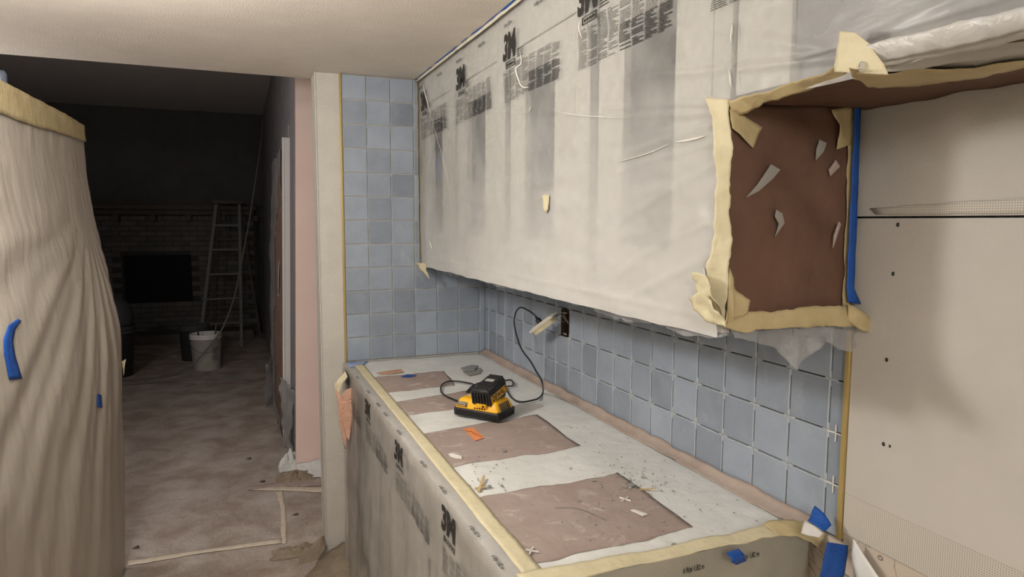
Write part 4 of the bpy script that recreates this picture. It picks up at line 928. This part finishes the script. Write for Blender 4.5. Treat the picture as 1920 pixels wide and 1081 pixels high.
# paper rising against the column foot
A=[at(672,1012,'y',-.03),at(640,1016,'y',-.03),at(618,1030,'y',-.04),at(590,1058,'y',-.08),at(560,1085,'y',-.12)]
B=[fl(700,1120,.003),fl(660,1120,.003),fl(625,1120,.003),fl(590,1120,.003),fl(560,1110,.003)]
o=ruled('brown_paper_drift',A,B,M['tan'],None,24,10,.012,9,135,.006,fold=lambda u,v:.03*math.sin(v*math.pi)*(1-.5*u)); tag(o,'stiff tan paper folded up against the foot of the column','paper sheet')
A=[at(608,1004,'y',-.01),at(598,1008,'y',-.02),at(575,1032,'y',-.03),at(560,1040,'y',-.05)]; B=[at(612,1028,'y',-.03),at(600,1045,'y',-.05),at(585,1062,'y',-.06),at(566,1068,'y',-.08)]
o=ruled('brown_paper_fold',A,B,M['tan'],None,16,8,.010,16,136,.006); tag(o,'peaked brown paper fold leaning on the left of the column foot','paper sheet')
c=fl(560,1040,0); crumple('crumpled_floor_paper',(c.x-.02,c.y+.03,0),.10,.05,.035,M['tan'],3,'crumpled brown paper in front of the column foot')
for k,(x,y) in enumerate([(462,860),(548,965),(248,1027),(487,903)]):
    c=fl(x,y); o=ruled('floor_crumb',[c,c+Vector((.03,.004,.006))],[c+Vector((0,-.01,.004)),c+Vector((.03,-.012,0))],M['dwood'],None,6,3,.004,40,140+k,.002,.002)
    tag(o,['dark chip on the dusty hall floor, far one','dark chip on the floor near the floor tape','dark chip on the near floor by the draped sheet','thin dark scrap by the threshold paper'][k],'debris')
# ------------------------------------------------------------ far room: fireplace, ladder, buckets, hoses
fp=thing('fireplace',(-1.9,6.9,0),'painted brick fireplace with mantel and black firebox in dark room','fireplace')
box('brick_core',-3.4,-.9,6.90,7.0,0,1.66,M['mortar'],fp); FXa,FXb,FZ0,FZ1=-2.56,-1.76,.50,1.13
box('firebox_opening',FXa,FXb,6.872,6.905,FZ0,FZ1,M['soot'],fp)
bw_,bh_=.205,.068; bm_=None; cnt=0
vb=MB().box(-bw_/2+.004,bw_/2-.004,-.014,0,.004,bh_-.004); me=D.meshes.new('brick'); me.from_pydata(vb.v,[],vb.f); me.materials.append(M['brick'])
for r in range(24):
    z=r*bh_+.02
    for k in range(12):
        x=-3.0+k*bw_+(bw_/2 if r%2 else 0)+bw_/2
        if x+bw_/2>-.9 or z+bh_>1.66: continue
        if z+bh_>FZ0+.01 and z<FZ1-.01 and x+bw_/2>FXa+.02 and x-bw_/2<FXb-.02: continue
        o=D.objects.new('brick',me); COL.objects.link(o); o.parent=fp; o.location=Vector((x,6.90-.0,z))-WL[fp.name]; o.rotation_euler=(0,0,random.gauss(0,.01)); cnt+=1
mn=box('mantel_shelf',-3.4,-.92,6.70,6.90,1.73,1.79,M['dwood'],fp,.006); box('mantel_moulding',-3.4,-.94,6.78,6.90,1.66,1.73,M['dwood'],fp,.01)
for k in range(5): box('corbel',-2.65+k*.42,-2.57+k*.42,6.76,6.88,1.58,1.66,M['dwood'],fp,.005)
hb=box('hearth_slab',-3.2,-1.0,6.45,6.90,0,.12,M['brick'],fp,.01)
ld=thing('step_ladder',(-1.3,5.95,0),'aluminium step ladder standing in front of the dark fireplace','ladder')
def LP2(x,y,Y): return at(x,y,'y',Y)
def rail(p,q,wd,name,m,par=ld):
    p,q=Vector(p),Vector(q); s=Vector((wd/2,0,0)); u=Vector((0,wd*.35,0)); vs=[]
    for c in (p,q):
        for a,b in ((-1,-1),(1,-1),(1,1),(-1,1)): vs.append(c+s*a+u*b)
    return MB().add(vs,[[3,2,1,0],[4,5,6,7],[0,1,5,4],[1,2,6,5],[2,3,7,6],[3,0,4,7]]).build(name,m,par)
tl,tr=Vector((-1.40,6.15,1.80)),Vector((-1.13,6.15,1.80)); fl_,fr_=Vector((-1.66,5.60,.0)),Vector((-1.164,5.90,0)); fl_=Vector((-1.655,5.9,0))
rail(fl_,tl,.035,'rail',M['alu']); rail(fr_,tr,.035,'rail',M['alu'])
bl,br=Vector((-1.52,6.42,.0)),Vector((-.92,6.42,0)); rail(bl,tl+Vector((.02,.03,0)),.03,'rail',M['dwood']); rail(br,tr+Vector((0,.03,0)),.03,'rail',M['dwood'])
MB().box(-1.45,-1.08,6.07,6.24,1.80,1.845,.008).build('top_cap',M['dwood'],ld)
for k in range(5):
    t=.17+k*.17; a=fl_.lerp(tl,t); b=fr_.lerp(tr,t); MB().box(min(a.x,b.x),max(a.x,b.x),a.y-.035,a.y+.035,a.z-.012,a.z+.012,.003).build('step',M['alu'],ld)
for k in range(3):
    t=.25+k*.25; a=bl.lerp(tl,t); b=br.lerp(tr,t); MB().box(a.x,b.x,a.y-.01,a.y+.01,a.z-.01,a.z+.01).build('brace',M['dwood'],ld)
def bucket(name,c,r0,r1,h,m,lb,handle=True,print_=False):
    t=thing(name,c,lb,'bucket'); w_=.004
    MB().lathe(c,[(0,.0),(r0,.0),(r1*.985,h*.86),(r1*1.0,h*.86),(r1*1.045,h*.875),(r1*1.045,h*.895),(r1*1.0,h*.9),(r1*1.0,h*.93),(r1*1.045,h*.935),(r1*1.045,h*.955),(r1*1.0,h*.96),(r1*1.03,h*.985),(r1*1.03,h),(r1-w_,h),(r0-w_,.012),(0,.012)],32).build('pail',m,t,True)
    if handle:
        p=[Vector(c)+Vector((r1*1.06*math.cos(a),-r1*1.08*abs(math.sin(a))*1-.0,h*.88-.14*math.sin(a))) for a in [math.pi*i/14 for i in range(15)]]
        MB().tube(p,.0025,6).build('handle',M['alu'],t,True)
    if print_:
        m_=MB(); rnd=random.Random(2)
        for r in range(9):
            for q in range(3):
                a=-.75+q*.14+rnd.uniform(-.02,.02); zz=h*.28+r*.016; rr=lambda z:(r0+(r1-r0)*z/(h*.86))+.0015
                w2=rnd.uniform(.05,.1); P_=[Vector(c)+Vector((rr(z)*math.sin(-a+dw+.0),-rr(z)*math.cos(-a+dw),z)) for z,dw in ((zz,0),(zz,w2),(zz+.009,w2),(zz+.009,0))]
                m_.add(P_,[[0,1,2,3]])
        m_.build('printed_mark',M['ink2'],t)
    return t
bucket('white_bucket',(-1.515,4.66,0),.135,.155,.385,M['bucket'],'white plastic bucket standing on the dusty hall floor',print_=True)
bucket('grey_bucket',(-1.66,5.25,0),.14,.16,.40,M['greyp'],'dark grey bucket half hidden behind the white bucket',False)
bucket('blue_grey_bin',(-2.37,4.62,0),.16,.20,.52,M['greyp'],'dark bin beside the draped sheet in the dark room',False)
ba=thing('grey_sack',(-2.36,4.62,.50),'pale grey sack slumped in the dark bin','sack')
MB().lathe((-2.36,4.62,.50),[(0,0),(.16,.0),(.185,.06),(.18,.16),(.13,.26),(.06,.31),(0,.32)],20).build('bag',M['greyp'],ba,True); MB().lathe((-2.36,4.62,.80),[(.03,0),(.04,.03),(.02,.06),(0,.06)],12).build('tied_neck',M['greyp'],ba,True)
for k,(dx,dy,tx,ty,mt,lb) in enumerate([(-.03,-.03,-.045,.0,'dwood','dark stirring stick leaning in the white bucket'),(.05,.02,.045,.06,'alu','brush handle leaning in the white bucket')]):
    MBo=MB().tube([(-1.515+dx,4.66+dy,.03),(-1.515+dx*1.2+tx,4.66+dy+ty,.47)],[.006,.008],8).build('stirring_stick',M[mt]); tag(MBo,lb,'stick')
def hose(name,pts,r,lb,m='hose'):
    o=MB().tube(smooth_path(pts,8),r,7).build(name,M[m],None,True); tag(o,lb,'hose')
hose('spray_hose',[at(493,217,'y',6.3),at(489,270,'y',6.0),at(480,330,'y',5.7),at(468,410,'y',5.4),at(455,480,'y',5.1),at(441,550,'y',4.75),at(422,605,'y',4.35),at(400,640,'y',4.28),fl(362,682,.13),fl(330,700,.02),fl(290,708,.010),fl(230,712,.010)],.0095,'pale hose swooping from the ceiling past the white bucket')
hose('extension_cord',[fl(215,722,.01),fl(290,716,.01),fl(360,711,.01),fl(430,709,.01),fl(480,711,.01),fl(500,706,.01),at(506,690,'y',3.9),at(508,660,'y',4.1)],.009,'long dark cord lying across the hall floor')
hose('air_line',[fl(215,658,.01),fl(250,663,.01),fl(300,666,.01),fl(330,660,.01),fl(352,655,.01)],.007,'pale cord on the floor left of the white bucket')
# ------------------------------------------------------------ kitchen lamp fixtures outside the frame; rear one made up for the fill
for k,(c,lb) in enumerate([((-1.635,-1.545,2.25),'round ceiling lamp over the kitchen aisle'),((-1.5,-4.5,2.25),'round lamp canopy added above the unseen rear fill light')]):
    t=thing('ceiling_lamp',c,lb,'lamp'); MB().lathe(c,[(0,0),(.07,0),(.07,-.02),(.02,-.03),(.02,-.08),(0,-.08)],20).build('canopy',M['alu'],t,True)
print('scene built; objects',len(D.objects),'bricks',cnt)
